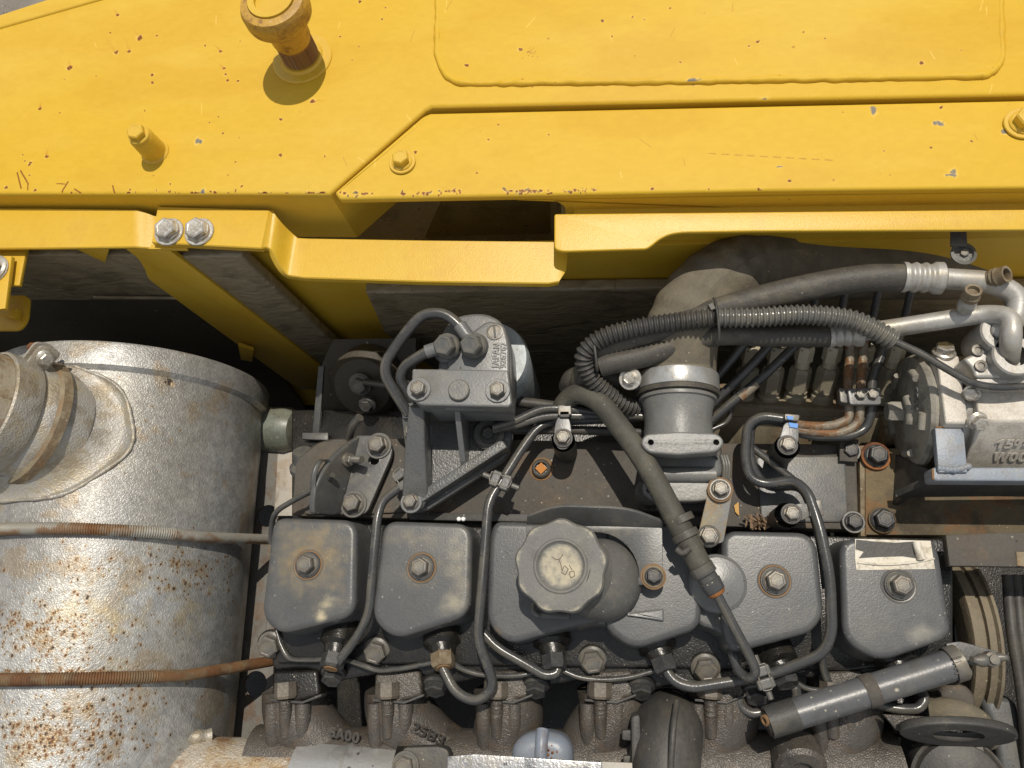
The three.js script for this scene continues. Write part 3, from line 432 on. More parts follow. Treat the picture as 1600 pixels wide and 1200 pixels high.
{
  const c = new Canvas(2048, 1536, (u, v) => {
    const d = fbm(u, v, 8, 5, 101), e = fbm(u, v, 90, 3, 103), f = fbm(u, v, 5, 4, 107), h = fbm(u, v, 26, 4, 109), z = Math.pow(2, 0) * 0.5;
    let k = mix3([158, 158, 156], [176, 176, 173], sst(0.3, 0.7, e)); k = mix3(k, [166, 156, 134], 0.3 * sst(0.45, 0.7, d)); k = mix3(k, [126, 122, 116], 0.4 * sst(0.52, 0.72, f));
    k = mix3(k, [146, 120, 84], 0.35 * sst(0.58, 0.72, h)); const g = (fbm(u, v, 300, 2, 113) - 0.5) * 30; return [k[0] + g, k[1] + g, k[2] + g];
  });
  const at = (px, py) => { const [a, s] = onMuffler(px, py); return [a / (2 * Math.PI) + 0.25, s / ML]; };
  const rust = (cx, cy, sx, sy, n, big) => { n = n * 0.7; for (let i = 0; i < n; i++) { const q = at(cx + gs() * sx, cy + gs() * sy), r = 0.6 + rnd() * rnd() * big; c.spot(q[0], q[1], r * 2.6, [150, 118, 76], 0.3, 0.6, r * 2.4, 0.8, i); c.spot(q[0], q[1], r, rnd() < 0.7 ? [92, 56, 30] : [44, 34, 28], 0.85, 0.35, r * (0.7 + 0.6 * rnd()), 0.8, i); } };
  rust(60, 985, 90, 50, 420, 2.6); rust(285, 890, 70, 40, 220, 2.6); rust(130, 890, 100, 30, 80, 2); rust(90, 1150, 110, 50, 560, 2.8); rust(180, 1010, 160, 80, 160, 2.2); rust(130, 1052, 150, 5, 200, 2.4); rust(360, 950, 12, 90, 60, 2); rust(180, 720, 160, 120, 26, 1.6); rust(200, 1120, 60, 60, 120, 2.4); rust(250, 640, 120, 60, 12, 2);
  for (const [x, y] of [[140, 960], [250, 930], [190, 980], [300, 960]]) { const q = at(x, y); for (let i = 0; i < 14; i++) c.spot(q[0] + gs() * 0.03, q[1] + gs() * 0.03, 4 + rnd() * 12, [186, 160, 106], 0.16, 0.8, 4 + rnd() * 8, 1); }
  { const q = at(265, 597); c.spot(q[0], q[1], 9, [60, 50, 44], 0.9, 0.3, 5, 1.4); c.spot(q[0] - 0.004, q[1] + 0.002, 5, [196, 170, 136], 0.9, 0.3, 5, 1.2); }
  M.muffler = std({ map: c.tex(), roughness: 0.44, metalness: 0.45, bumpMap: B_hammer.clone(), bumpScale: 0.00032 });
  M.muffler.bumpMap.repeat.set(20, 18);
  const t = thing('muffler', 'large rough silver muffler drum speckled with rust on the left', 'muffler');
  const pr = []; const R = MR; const rows = [[R - 0.03, 0.012], [R - 0.004, 0.008], [R - 0.001, 0.002], [R + 0.003, 0], [R + 0.0045, 0.003], [R + 0.0045, 0.030], [R + 0.001, 0.034], [R - 0.001, 0.036], [R, 0.042]];
  for (let i = 1; i <= 60; i++) rows.push([R - (i > 52 ? (i - 52) * 0.001 : 0), 0.042 + (ML - 0.042) * i / 60]);
  const shell = (g0, seg) => { const pos = [], nor = [], uv = [], idx = []; rows.forEach((r, i) => { for (let k = 0; k <= seg; k++) { const a = k / seg * 2 * Math.PI - Math.PI / 2, p = mufP(a, r[1], r[0] + 0.0012 * Math.sin(a * 5 + i * 0.12) * (i > 12 ? 1 : 0)); pos.push(...p.toArray()); uv.push(a / (2 * Math.PI) + 0.25, r[1] / ML); } });
    for (let i = 0; i < rows.length - 1; i++) for (let k = 0; k < seg; k++) { const a = i * (seg + 1) + k, b = a + seg + 1; idx.push(a, b, a + 1, a + 1, b, b + 1); }
    const g = new THREE.BufferGeometry(); g.setAttribute('position', new THREE.Float32BufferAttribute(pos, 3)); g.setAttribute('uv', new THREE.Float32BufferAttribute(uv, 2)); g.setIndex(idx);
    const s = creased(g, 0.5); const A = V3().fromBufferAttribute(s.attributes.normal, 9000); return s; };
  part(t, 'drum', shell(null, 120), M.muffler);
  part(t, 'end_cap', placeG(boxUV(new THREE.CylinderGeometry(R - 0.012, R - 0.012, 0.006, 60)), MC.clone().addScaledVector(MA, 0.014), MA), M.greyLight);
  // reinforcing patch and the upright inlet
  const [pa, ps] = onMuffler(50, 662), ip = mufP(pa, ps), inN = mufP(pa, ps, 1).sub(MC.clone().addScaledVector(MA, ps)).normalize().lerp(UP, 0.4).add(V3(-0.38, 0, -0.06)).normalize();
  const ptch = []; for (let i = 0; i <= 10; i++) for (let k = 0; k <= 72; k++) { const r = 0.06 + (0.118 - 0.06) * i / 10, a = k / 72 * 2 * Math.PI, rr = r * (1 + (i > 8 ? 0.02 * Math.sin(a * 7) : 0)), s = ps + 0.008 + rr * Math.sin(a) * (1 - 0.28 * i / 10), an = pa + rr * Math.cos(a) / MR; ptch.push(mufP(an, s, MR + (i === 10 ? -0.001 : 0.0028 + 0.02 * Math.pow(1 - i / 10, 3)))); }
  { const pos = [], idx = [], uv = []; ptch.forEach(p => { pos.push(...p.toArray()); uv.push((p.x), (p.z)); }); for (let i = 0; i < 10; i++) for (let k = 0; k < 72; k++) { const a = i * 73 + k; idx.push(a, a + 1, a + 73, a + 73, a + 1, a + 74); } const g = new THREE.BufferGeometry(); g.setAttribute('position', new THREE.Float32BufferAttribute(pos, 3)); g.setAttribute('uv', new THREE.Float32BufferAttribute(uv, 2)); g.setIndex(idx);
    const pc = worn([168, 164, 156], { dust: [174, 156, 120], dustAmt: 0.6, stain: [112, 100, 84], stainAmt: 0.4, s: 120, specks: 60, speckCol: [120, 76, 40] }); M.patch = std({ map: tiled(pc.tex(), 0.2), roughness: 0.5, metalness: 0.4, bumpMap: tiled(B_hammer, 0.06), bumpScale: 0.00035 });
    part(t, 'reinforcing_patch', creased(g, 1.2), M.patch); }
  const bd = []; for (let k = 0; k < 72; k++) { const a = k / 72 * 2 * Math.PI, rr = 0.118 * (1 + 0.02 * Math.sin(a * 7)); bd.push(mufP(pa + rr * Math.cos(a) / MR, ps + 0.008 + rr * Math.sin(a) * 0.72, MR + 0.001 + gs() * 0.0006)); } bd.push(bd[0].clone());
  part(t, 'weld_bead', sweep(bd, 0.003, { spline: true, n: 420, seg: 8, rfn: s => 0.0024 + 0.0004 * Math.sin(s * 330 + 4 * Math.sin(s * 57)) + 0.0004 * Math.sin(s * 97) }), M.patch);
  part(t, 'inlet_collar', lathe([[0.074, -0.03], [0.072, 0.012], [0.0665, 0.022], [0.0665, 0.026], [0.0668, 0.034], [0.0655, 0.034], [0.065, -0.01]], ip, inN, 64), M.patch);
  part(t, 'inlet_weld', lathe([[0.078, 0.0], [0.0755, 0.009], [0.070, 0.014], [0.066, 0.02]], ip, inN, 60), M.tan);
  const tp = thing('inlet_pipe', 'dusty tan exhaust pipe rising from the muffler inlet at the left edge', 'pipe');
  part(tp, 'pipe', sweep([ip.clone().addScaledVector(inN, 0.0), ip.clone().addScaledVector(inN, 0.24), ip.clone().addScaledVector(inN, 0.34).add(V3(-0.16, 0, 0))], 0.0652, { bend: 0.06, seg: 48 }), mat(worn([168, 158, 138], { dust: [150, 130, 96], dustAmt: 0.6, stain: [104, 84, 60], stainAmt: 0.5, rust: 0.3, s: 51, n: 256 }), 0.15, { rough: 0.5, metal: 0.2, bumpM: 0.0003 }));
  const cl = thing('pipe_clamp', 'silver band clamp with rusty bolt round the muffler inlet', 'clamp');
  const cp = ip.clone().addScaledVector(inN, 0.026);
  part(cl, 'band', lathe([[0.066, 0], [0.069, 0.001], [0.0698, 0.006], [0.0692, 0.03], [0.0678, 0.032], [0.066, 0.032]], cp, inN, 72), M.patch);
  const ea = V3(0.5, 0, -0.86).normalize(); const e0 = cp.clone().addScaledVector(inN, 0.016).addScaledVector(ea, 0.078), ex = inN.clone().cross(ea).normalize();
  for (const s of [-1, 1]) part(cl, 'ear', slab([[-0.015, -0.012], [0.014, -0.013], [0.018, 0], [0.014, 0.013], [-0.015, 0.012]].map(q => e0.clone().addScaledVector(ea, q[0]).addScaledVector(inN, q[1]).addScaledVector(ex, s * 0.009)), 0.0035, { r: 0.005, n: ex.clone().multiplyScalar(s) }), M.patch);
  const bn = ex.x > 0 ? ex : ex.clone().negate();
  bolt(cl, e0.clone().addScaledVector(bn, 0.0095).addScaledVector(ea, 0.003), 0.0085, { n: bn, mt: M.zinc, wash: 1.3 });
  part(cl, 'threaded_end', sweep([e0.clone().addScaledVector(ea, 0.003).addScaledVector(bn, 0.009), e0.clone().addScaledVector(ea, 0.003).addScaledVector(bn, -0.034)], 0.005, { n: 80, rfn: s => 0.005 + 0.0006 * Math.sin(s * 2 * Math.PI / 0.0016) }), M.rusty);

  // hold-down rods across the drum
  const rods = [['threaded silver hold-down rod with orange stains, upper of the two across the muffler', 150, 827, [421, 843], M.rod, -0.15], ['rust-brown threaded hold-down rod, lower of the two across the muffler', 150, 1060, [424, 1033], M.rodRust, -0.15]];
  for (const [lab, px, py, end, mt, eh] of rods) {
    const rr = 0.0068, [, s0] = onMuffler(px, py, MR + rr + 0.001), pts = [];
    for (let a = 170; a >= 26; a -= 4) pts.push(mufP(a * Math.PI / 180, s0 + 0.0 * a, MR + rr + 0.001));
    pts.push(W(...end, eh));
    const thr = s => 0.0068 + (s > 0.12 && s < 0.42 ? 0.00055 * Math.sin(s * 2 * Math.PI / 0.0026) : 0);
    solo('hold_down_rod', lab, 'rod', sweep(pts, rr, { spline: true, n: 1300, seg: 10, rfn: thr }), mt, 'hold-down rods over the muffler');
  }
  // saddle bracket between muffler and engine
  const br = thing('muffler_bracket', 'upright pale bracket plate with round holes between muffler and engine', 'bracket');
  part(br, 'top_flange', slab(P([[434, 705], [466, 706], [461, 806], [428, 806]], -0.2), 0.005, { bevel: 0.0008 }), M.white);
  const sl = (x, y, k) => { const p = W(x, y, -0.1 - k * 0.1); return p; };
  const s0 = W(434, 700, -0.2), s1 = W(424, 1185, -0.2), dv = V3(-0.1, -0.008, 0);
  const hit = (px, py) => { const n = s1.clone().sub(s0).cross(dv).normalize(), d = ray(px, py), k = s0.clone().sub(EYE).dot(n) / d.dot(n); return EYE.clone().addScaledVector(d, k); };
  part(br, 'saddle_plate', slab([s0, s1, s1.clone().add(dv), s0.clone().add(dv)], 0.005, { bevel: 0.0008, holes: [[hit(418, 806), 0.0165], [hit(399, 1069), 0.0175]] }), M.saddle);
  const op = thing('outlet_pipe', 'rust-speckled pipe leaving the bottom of the muffler with a bright sleeve', 'pipe');
  const a0 = W(238, 1240, -0.1), a1 = W(474, 1240, -0.1), a2 = W(634, 1250, -0.1), a3 = W(690, 1255, -0.1);
  const pc = worn([186, 178, 164], { dust: [176, 148, 104], dustAmt: 0.6, stain: [128, 84, 48], stainAmt: 0.5, rust: 0.25, s: 130, specks: 900, speckCol: [110, 58, 26] });
  part(op, 'pipe', sweep([a0, a3], 0.0625, { seg: 48 }), mat(pc, 0.16, { rough: 0.55, metal: 0.3, bump: B_hammer, bumpM: 0.0008, bumpTile: 0.1 }));
  part(op, 'sleeve', sweep([a1, a2], 0.066, { seg: 48, n: 80, rfn: s => 0.066 + 0.0016 * Math.exp(-Math.pow((s - 0.062) / 0.003, 2)) }), M.sleeve);
  part(op, 'elbow_weld', sweep([W(200, 1215, -0.04), W(255, 1160, -0.06), W(330, 1149, -0.09)], 0.008, { bend: 0.02, rfn: s => 0.008 + 0.0008 * Math.sin(s * 400) }), M.patch);
  const oc = thing('outlet_clamp', 'dark clamp block with a dome bolt on the outlet pipe at the bottom', 'clamp');
  part(oc, 'clamp_band', sweep([W(632, 1250, -0.098), W(660, 1250, -0.098)], 0.07, { seg: 40 }), M.grime);
  part(oc, 'clamp_plate', plate([[628, 1168], [686, 1166], [702, 1172], [700, 1260], [632, 1260]], -0.03, 0.02, { bevel: 0.002, r: 0.006 }), M.black);
  bolt(oc, W(634, 1196, -0.028), 0.012, { mt: M.bolt });
}

// ================================================================ the engine
const font = await new FontLoader().loadAsync('fonts/droid/droid_sans_bold.typeface.json');
function lettering(str, p, ux, n, size, dep = 0.0006) {           // raised characters lying on a face
  const g = new TextGeometry(str, { font, size, depth: dep, curveSegments: 3, bevelEnabled: true, bevelSize: size * 0.03, bevelThickness: dep * 0.4, bevelSegments: 1 });
  const x = ux.clone().normalize(), z = n.clone().normalize(), y = z.clone().cross(x).normalize(); x.copy(y.clone().cross(z));
  g.applyMatrix4(new THREE.Matrix4().makeBasis(x, y, z)); g.translate(p.x, p.y, p.z); return boxUV(g);
}
let eng;
const dirOf = (a, b) => b.clone().sub(a).normalize();
{
  const t = eng = thing('engine_block', 'dusty grey engine block and cylinder head carrying the rocker covers', 'engine');
  part(t, 'cylinder_head', plate([[424, 815], [1320, 838], [1490, 842], [1490, 1030], [1420, 1036], [1330, 1048], [430, 1036]], -0.052, 0.16, { bevel: 0.003, r: 0.006 }), M.grime);
  part(t, 'intake_cover', plate([[500, 690], [640, 684], [955, 690], [1100, 692], [1338, 694], [1342, 828], [950, 818], [455, 806], [462, 720]], -0.06, 0.03, { bevel: 0.002, r: 0.008 }), M.dusty);
  part(t, 'raised_panel', plate([[1180, 712], [1322, 712], [1325, 806], [1316, 816], [1190, 816]], -0.057, 0.006, { bevel: 0.002, r: 0.008 }), M.grey);
  part(t, 'cover_flange', plate([[552, 692], [612, 688], [640, 700], [640, 800], [560, 804], [470, 804]], -0.056, 0.006, { bevel: 0.002, r: 0.01 }), M.dusty);
  part(t, 'block_side', plate([[455, 640], [1420, 640], [1420, 840], [455, 840]], -0.16, 0.08, { bevel: 0.003 }), M.grime);
  for (const [x, y, R, h] of [[1327, 705, 0.0095, -0.056], [1333, 816, 0.0095, -0.056], [1316, 720, 0, 0], [712, 744, 0.009, -0.06]]) if (R) bolt(t, W(x, y, h), R, { mt: M.boltDark, wash: 1.5, wm: M.grey });
  part(t, 'corner_tab', plate([[1312, 686], [1342, 686], [1340, 722], [1312, 720]], -0.05, 0.006, { bevel: 0.001 }), M.dusty);
  // square-socket plug with its rust ring
  const pl = W(846, 733, -0.06);
  part(t, 'plug', lathe([[0.0074, 0.0], [0.0074, 0.0062], [0.0095, 0.007], [0.0115, 0.005], [0.0118, 0.0]], pl, UP, 30), M.black);
  part(t, 'socket', slab([[0.0072, 0], [0, 0.0072], [-0.0072, 0], [0, -0.0072]].map(q => pl.clone().add(V3(q[0], 0.0052, q[1]))), 0.004, { bevel: 0 }), std({ color: 0xb87a3a, roughness: 0.8 }));
  part(t, 'socket_floor', disc(0.0074, 0.002, pl, UP), M.grime);
  part(t, 'rust_ring', lathe([[0.0118, 0.0002], [0.0142, 0.0004], [0.0142, 0.0008], [0.0118, 0.001]], pl, UP, 30), M.rustOrange);
  // gear housing to the right
  part(t, 'gear_housing', plate([[1352, 700], [1480, 700], [1760, 700], [1760, 838], [1352, 836]], -0.068, 0.06, { bevel: 0.002 }), M.brown);
  part(t, 'housing_joint', plate([[1343, 696], [1351, 696], [1354, 838], [1345, 838]], -0.07, 0.05, { bevel: 0.001 }), M.tan);
  bolt(t, W(1368, 713, -0.066), 0.0125, { mt: M.boltDark, wash: 1.5, wm: M.rusty, hh: 0.9 });
  bolt(t, W(1378, 813, -0.066), 0.0125, { mt: M.boltDark, wash: 1.35, wm: M.brown, hh: 0.9 });
  part(t, 'belt_guard', plate([[1478, 836], [1760, 826], [1760, 888], [1484, 884]], -0.005, 0.012, { bevel: 0.001 }), M.dusty);
  part(t, 'guard_clip', plate([[1588, 862], [1606, 862], [1606, 886], [1590, 884]], -0.003, 0.008, { bevel: 0.001 }), M.tan);
  part(t, 'head_lip', plate([[640, 800], [955, 806], [955, 818], [640, 812]], -0.052, 0.01, { bevel: 0.001 }), M.black);
}
// ---- rocker covers
const coverMat = (px, s, fn, base = [76, 77, 78]) => {
  const w = P(px, 0), o = V3(Math.min(...w.map(p => p.x)) - 0.01, 0, Math.min(...w.map(p => p.z)) - 0.01), T = 0.175;
  const c = worn(base, { dust: [108, 104, 94], dustAmt: 0.3, stain: [62, 63, 64], stainAmt: 0.25, specks: 150, speckCol: [176, 170, 158], s, n: 384, grain: 9 });
  const at = (x, y) => { const p = W(x, y, 0); return [(p.x - o.x) / T, (p.z - o.z) / T]; };
  fn && fn(c, at); return [mat(c, T, { rough: 0.37, bump: B_cast, bumpM: 0.00013, bumpTile: 0.06 }), o];
};
const blotch = (c, at, x, y, rx, ry, col, al, n = 60) => { for (let i = 0; i < n; i++) { const q = at(x + gs() * rx, y + gs() * ry); c.spot(q[0], q[1], 3 + rnd() * 12, col, al * 0.55 * (0.5 + rnd()), 0.95, 3 + rnd() * 12, 0.9, i * 13); } };
const covers = [
  ['first grey rocker cover from the left with tan dust round its bolt', [[426, 808], [558, 812], [555, 962], [436, 992], [407, 964]], [0.016, 0.02, 0.018, 0.026, 0.02], [482, 883], 1, (c, at) => { blotch(c, at, 484, 866, 58, 62, [148, 128, 92], 0.18, 420); blotch(c, at, 484, 878, 28, 28, [124, 98, 60], 0.24, 90); blotch(c, at, 512, 940, 12, 10, [190, 176, 140], 0.4, 12); blotch(c, at, 503, 962, 4, 4, [200, 186, 150], 0.4, 8); }],
  ['second grey rocker cover from the left with pale dust along its right side', [[598, 813], [738, 818], [735, 962], [616, 1000], [579, 968]], [0.018, 0.02, 0.02, 0.028, 0.02], [659, 887], 1, (c, at) => { blotch(c, at, 718, 880, 18, 70, [142, 134, 112], 0.2, 120); blotch(c, at, 712, 945, 22, 14, [150, 143, 122], 0.25, 40); blotch(c, at, 640, 840, 60, 14, [140, 126, 100], 0.14, 60); blotch(c, at, 659, 887, 26, 26, [140, 118, 76], 0.16, 50); }],
  ['grey rocker cover under the oil filler cap with dark spots', [[772, 814], [950, 818], [952, 970], [895, 980], [795, 1008], [760, 975], [764, 840]], [0.018, 0.01, 0.02, 0.03, 0.026, 0.02, 0.02], null, 0, (c, at) => { for (let i = 0; i < 90; i++) { const q = at(790 + gs() * 40, 900 + gs() * 110); c.spot(q[0], q[1], 1 + rnd() * 2.2, [58, 56, 54], 0.5, 0.6); } blotch(c, at, 770, 990, 14, 10, [130, 110, 80], 0.2, 20); }],
  ['grey rocker cover under the black bracket plate with a raised rib', [[950, 818], [1092, 822], [1098, 940], [1094, 982], [990, 1016], [948, 985], [942, 955]], [0.01, 0.02, 0.02, 0.022, 0.026, 0.016, 0.016], null, 0, (c, at) => blotch(c, at, 1000, 940, 50, 40, [112, 112, 108], 0.15, 60)],
  ['grey rocker cover beside the round cap with rust-ringed bolt', [[1142, 829], [1276, 832], [1289, 960], [1270, 988], [1142, 1022], [1128, 985], [1128, 842]], [0.016, 0.022, 0.016, 0.022, 0.026, 0.016, 0.014], [1210, 908], 1.75, (c, at) => { for (let i = 0; i < 9; i++) { const a = at(1160 + i * 13, 955 + gs() * 6), b = at(1166 + i * 13, 990 + gs() * 8); c.line(...a, ...b, 1.2, [76, 78, 82], 0.4); } }],
  ['grey rocker cover at the right carrying a torn white label', [[1312, 840], [1466, 843], [1488, 988], [1474, 1002], [1374, 1036], [1318, 1002]], [0.02, 0.02, 0.014, 0.016, 0.03, 0.03], [1404, 915], 0, (c, at) => { blotch(c, at, 1440, 990, 22, 10, [140, 136, 124], 0.25, 30); blotch(c, at, 1400, 960, 70, 40, [120, 118, 112], 0.12, 80); }],
];
const coverThings = covers.map(([lab, px, rc, bo, rust, fn], i) => {
  const t = thing('rocker_cover', lab, 'rocker cover', 'rocker covers along the engine'), [mt, o] = coverMat(px, 140 + i * 7, fn);
  part(t, 'cover', loft(px, 0, rc, fillet(0.0068, 0.0022, 0.052), { o }), mt);
  if (bo) {
    const b = W(...bo, 0.0), rr = lathe([[0.0118, -0.001], [0.0165, -0.0004], [0.0176, 0.0003], [0.0165, 0.0009], [0.0155, 0.0006], [0, 0.0004]], b, UP, 40);
    part(t, 'bolt_seat', rr, M.grey);
    bolt(t, b.clone().add(V3(0, 0.0006, 0)), 0.0118, { wash: 1.42, wm: M.boltDark, hh: 1.0, rust: rust && 1.56 });
  }
  return t;
});
{
  part(coverThings[3], 'rib', plate([[978, 958], [1037, 951], [1038, 971], [1008, 966]], 0.0045, 0.007, { bevel: 0.0022, seg: 3, r: 0.002 }), M.greyLight);  // rib paler than its cover: its sunlit brightness is put into the colour
  part(coverThings[2], 'bridge', loft([[900, 895], [960, 895], [960, 978], [925, 975], [896, 984]], -0.012, 0.01, fillet(0.004, 0.002, 0.036)), M.grey);
  part(coverThings[4], 'bridge', loft([[1085, 900], [1140, 900], [1140, 1002], [1118, 984], [1088, 976]], -0.012, 0.01, fillet(0.004, 0.002, 0.036)), M.grey);
  // the torn label on the last cover: a thin sheet with its dark peeled layer and a curl
  const lb = coverThings[5], lt = mat(worn([206, 200, 186], { dust: [176, 164, 136], dustAmt: 0.5, stain: [120, 110, 96], stainAmt: 0.4, s: 190, n: 256 }), 0.1, { rough: 0.6, bumpM: 0.0003 });
  part(lb, 'label', plate([[1336, 842], [1454, 845], [1461, 889], [1338, 891], [1336, 872]], 0.0008, 0.0008, { bevel: 0 }), lt, 'torn white paper label');
  part(lb, 'peeled_layer', plate([[1338, 843], [1366, 846], [1400, 848], [1428, 846], [1430, 872], [1410, 869], [1375, 870], [1342, 872], [1350, 862], [1337, 858]], 0.0014, 0.0006, { bevel: 0 }), M.black);
  part(lb, 'label_curl', sweep([W(1432, 848, 0.003), W(1436, 862, 0.004), W(1440, 874, 0.003)], 0.0042, { spline: true, seg: 10 }), lt);
  part(lb, 'label_edge', sweep([W(1340, 879, 0.0015), W(1376, 882, 0.002), W(1420, 880, 0.0015), W(1460, 873, 0.001)], 0.0011, { spline: true, seg: 8 }), lt);
}
{ const b = thing('breather_cap', 'smooth round grey cap between the two right middle rocker covers', 'cap');
  const p = W(1122, 911, 0.004);
  part(b, 'dome', lathe([[0.0305, -0.03], [0.0305, -0.006], [0.0295, -0.002], [0.026, 0.001], [0.014, 0.0035], [0, 0.0045]], p, UP, 56), M.greyLight);
  part(b, 'stem', lathe([[0.02, -0.052], [0.02, -0.028], [0, -0.028]], p, UP, 30), M.grime); }
// ---- oil filler
{
  const t = thing('oil_filler', 'big scalloped grey oil filler cap on its bulging neck', 'oil filler cap');
  const cp = W(876, 884, 0.062), bp = W(938, 906, 0.0), N = V3(-0.03, 1, 0.05).normalize();
  part(t, 'neck', smooth(new THREE.SphereGeometry(0.043, 48, 32).scale(1, 0.95, 1).translate(bp.x + 0.001, 0.004, bp.z), 1), M.neck);
  part(t, 'throat', sweep([bp.clone().add(V3(0, 0.004, 0)), cp.clone().add(V3(0.004, -0.024, 0))], 0.037, { seg: 40 }), M.neck);
  const pos = [], idx = [], K = 144, prof = [[0.93, -0.02], [1.0, -0.017], [1.0, -0.004], [0.985, -0.001], [0.95, 0.0012], [0.8, 0.0015], [0.6, 0.0015], [0.565, 0.003], [0.53, 0.003], [0.5, 0.0], [0.47, -0.001], [0.2, -0.001], [0.0, -0.001]];
  for (const [f, y] of prof) for (let k = 0; k <= K; k++) { const a = k / K * 2 * Math.PI, w = 0.0462 * (1 + (f > 0.75 ? 0.033 * Math.cos(9 * a + 1.6) * Math.min(1, (f - 0.7) * 5) : 0)) * f; pos.push(Math.cos(a) * w, y, Math.sin(a) * w); }
  for (let i = 0; i < prof.length - 1; i++) for (let k = 0; k < K; k++) { const a = i * (K + 1) + k, b = a + K + 1; idx.push(a, b, a + 1, a + 1, b, b + 1); }
  const g = new THREE.BufferGeometry(); g.setAttribute('position', new THREE.Float32BufferAttribute(pos, 3)); g.setIndex(idx);
  let s = creased(g, 0.55); s = boxUV(s, V3(-0.06, 0, -0.06));
  const c = worn([104, 103, 100], { dust: [128, 124, 112], dustAmt: 0.5, stain: [70, 68, 64], stainAmt: 0.3, specks: 160, speckCol: [190, 182, 160], s: 200, n: 512 });
  const T = 0.12, q = (x, z) => [(x + 0.06) / T, (z + 0.06) / T];
  for (let i = 0; i < 420; i++) { const a = rnd() * 7, r = 0.019 * Math.sqrt(rnd()), p = q(Math.cos(a) * r, Math.sin(a) * r); c.spot(p[0], p[1], 5 + rnd() * 11, [182, 172, 146], 0.17, 0.9, 5 + rnd() * 9, 1.4, i * 7); }
  for (let k = 0; k < 9; k++) for (let i = 0; i < 46; i++) { const a = (k * 2 * Math.PI - 1.6 + gs() * 2.2) / 9, r = 0.0445 + gs() * 0.0022, p = q(Math.cos(a) * r, Math.sin(a) * r); c.spot(p[0], p[1], 2 + rnd() * 6, [170, 162, 138], 0.16, 0.8, 2 + rnd() * 6, 1.4, i * 11); }
  // the scribbled word
  const hand = [[[-10, -9], [-5, -6], [-1, -7], [2, -12]], [[-2, -6], [0, -2], [1, 4]], [[4, 0], [8, 3], [5, 9], [1, 7], [3, 1]], [[9, -1], [12, 4]], [[10, 6], [14, 5], [15, 10], [11, 12], [9, 8], [10, 6]]];
  for (const st of hand) for (let i = 0; i < st.length - 1; i++) c.line(...q(st[i][0] * 0.00095, st[i][1] * 0.00095), ...q(st[i + 1][0] * 0.00095, st[i + 1][1] * 0.00095), 1.5, [84, 72, 54], 0.95);
  placeG(s, cp, N); part(t, 'cap', s, mat(c, T, { rough: 0.62, bump: B_cast, bumpM: 0.0003, bumpTile: 0.06 }));
  const tb = thing('dipstick_tab', 'small grey clip tab poking out under the filler cap', 'clip');
  part(tb, 'tab', plate([[838, 955], [890, 958], [890, 968], [842, 966]], 0.006, 0.006, { bevel: 0.0015, r: 0.002 }), M.grey);
  part(tb, 'hook', sweep([W(842, 962, 0.008), W(832, 956, 0.01), W(834, 944, 0.006)], 0.0028, { bend: 0.004 }), M.grey);
}
{ // shield bracket round the filler
  const t = thing('filler_bracket', 'dark angled bracket plate with an upright flange curving round the oil filler', 'bracket');
  const h = 0.022, cut = []; const cc = W(932, 898, h); for (let i = 0; i <= 16; i++) { const a = Math.PI * (1.13 + 0.93 * i / 16); cut.push(V3(cc.x + Math.cos(a) * 0.044, h, cc.z + Math.sin(a) * 0.044)); }
  const outer = P([[822, 822], [1035, 822], [1036, 912], [1000, 914], [990, 908], [988, 895]], h);
  const o2 = [outer[0], outer[1], outer[2], outer[3], outer[4], outer[5], ...cut.slice().reverse(), W(826, 868, h)];
  part(t, 'plate', slab(o2, 0.004, { bevel: 0.0008 }), M.grey);
  part(t, 'upright_flange', slab([W(822, 823, h), W(1036, 823, h), W(1036, 814, 0.03), W(980, 796, 0.048), W(868, 793, 0.048), W(824, 804, 0.03)], 0.0035, { bevel: 0.0007, r: [0, 0, 0.003, 0.02, 0.02, 0.003] }), M.grey);
  bolt(t, W(1021, 901, h), 0.0085, { mt: M.boltDark, wash: 1.55, wm: M.tan, rust: 1.95, hh: 1.2 });
}

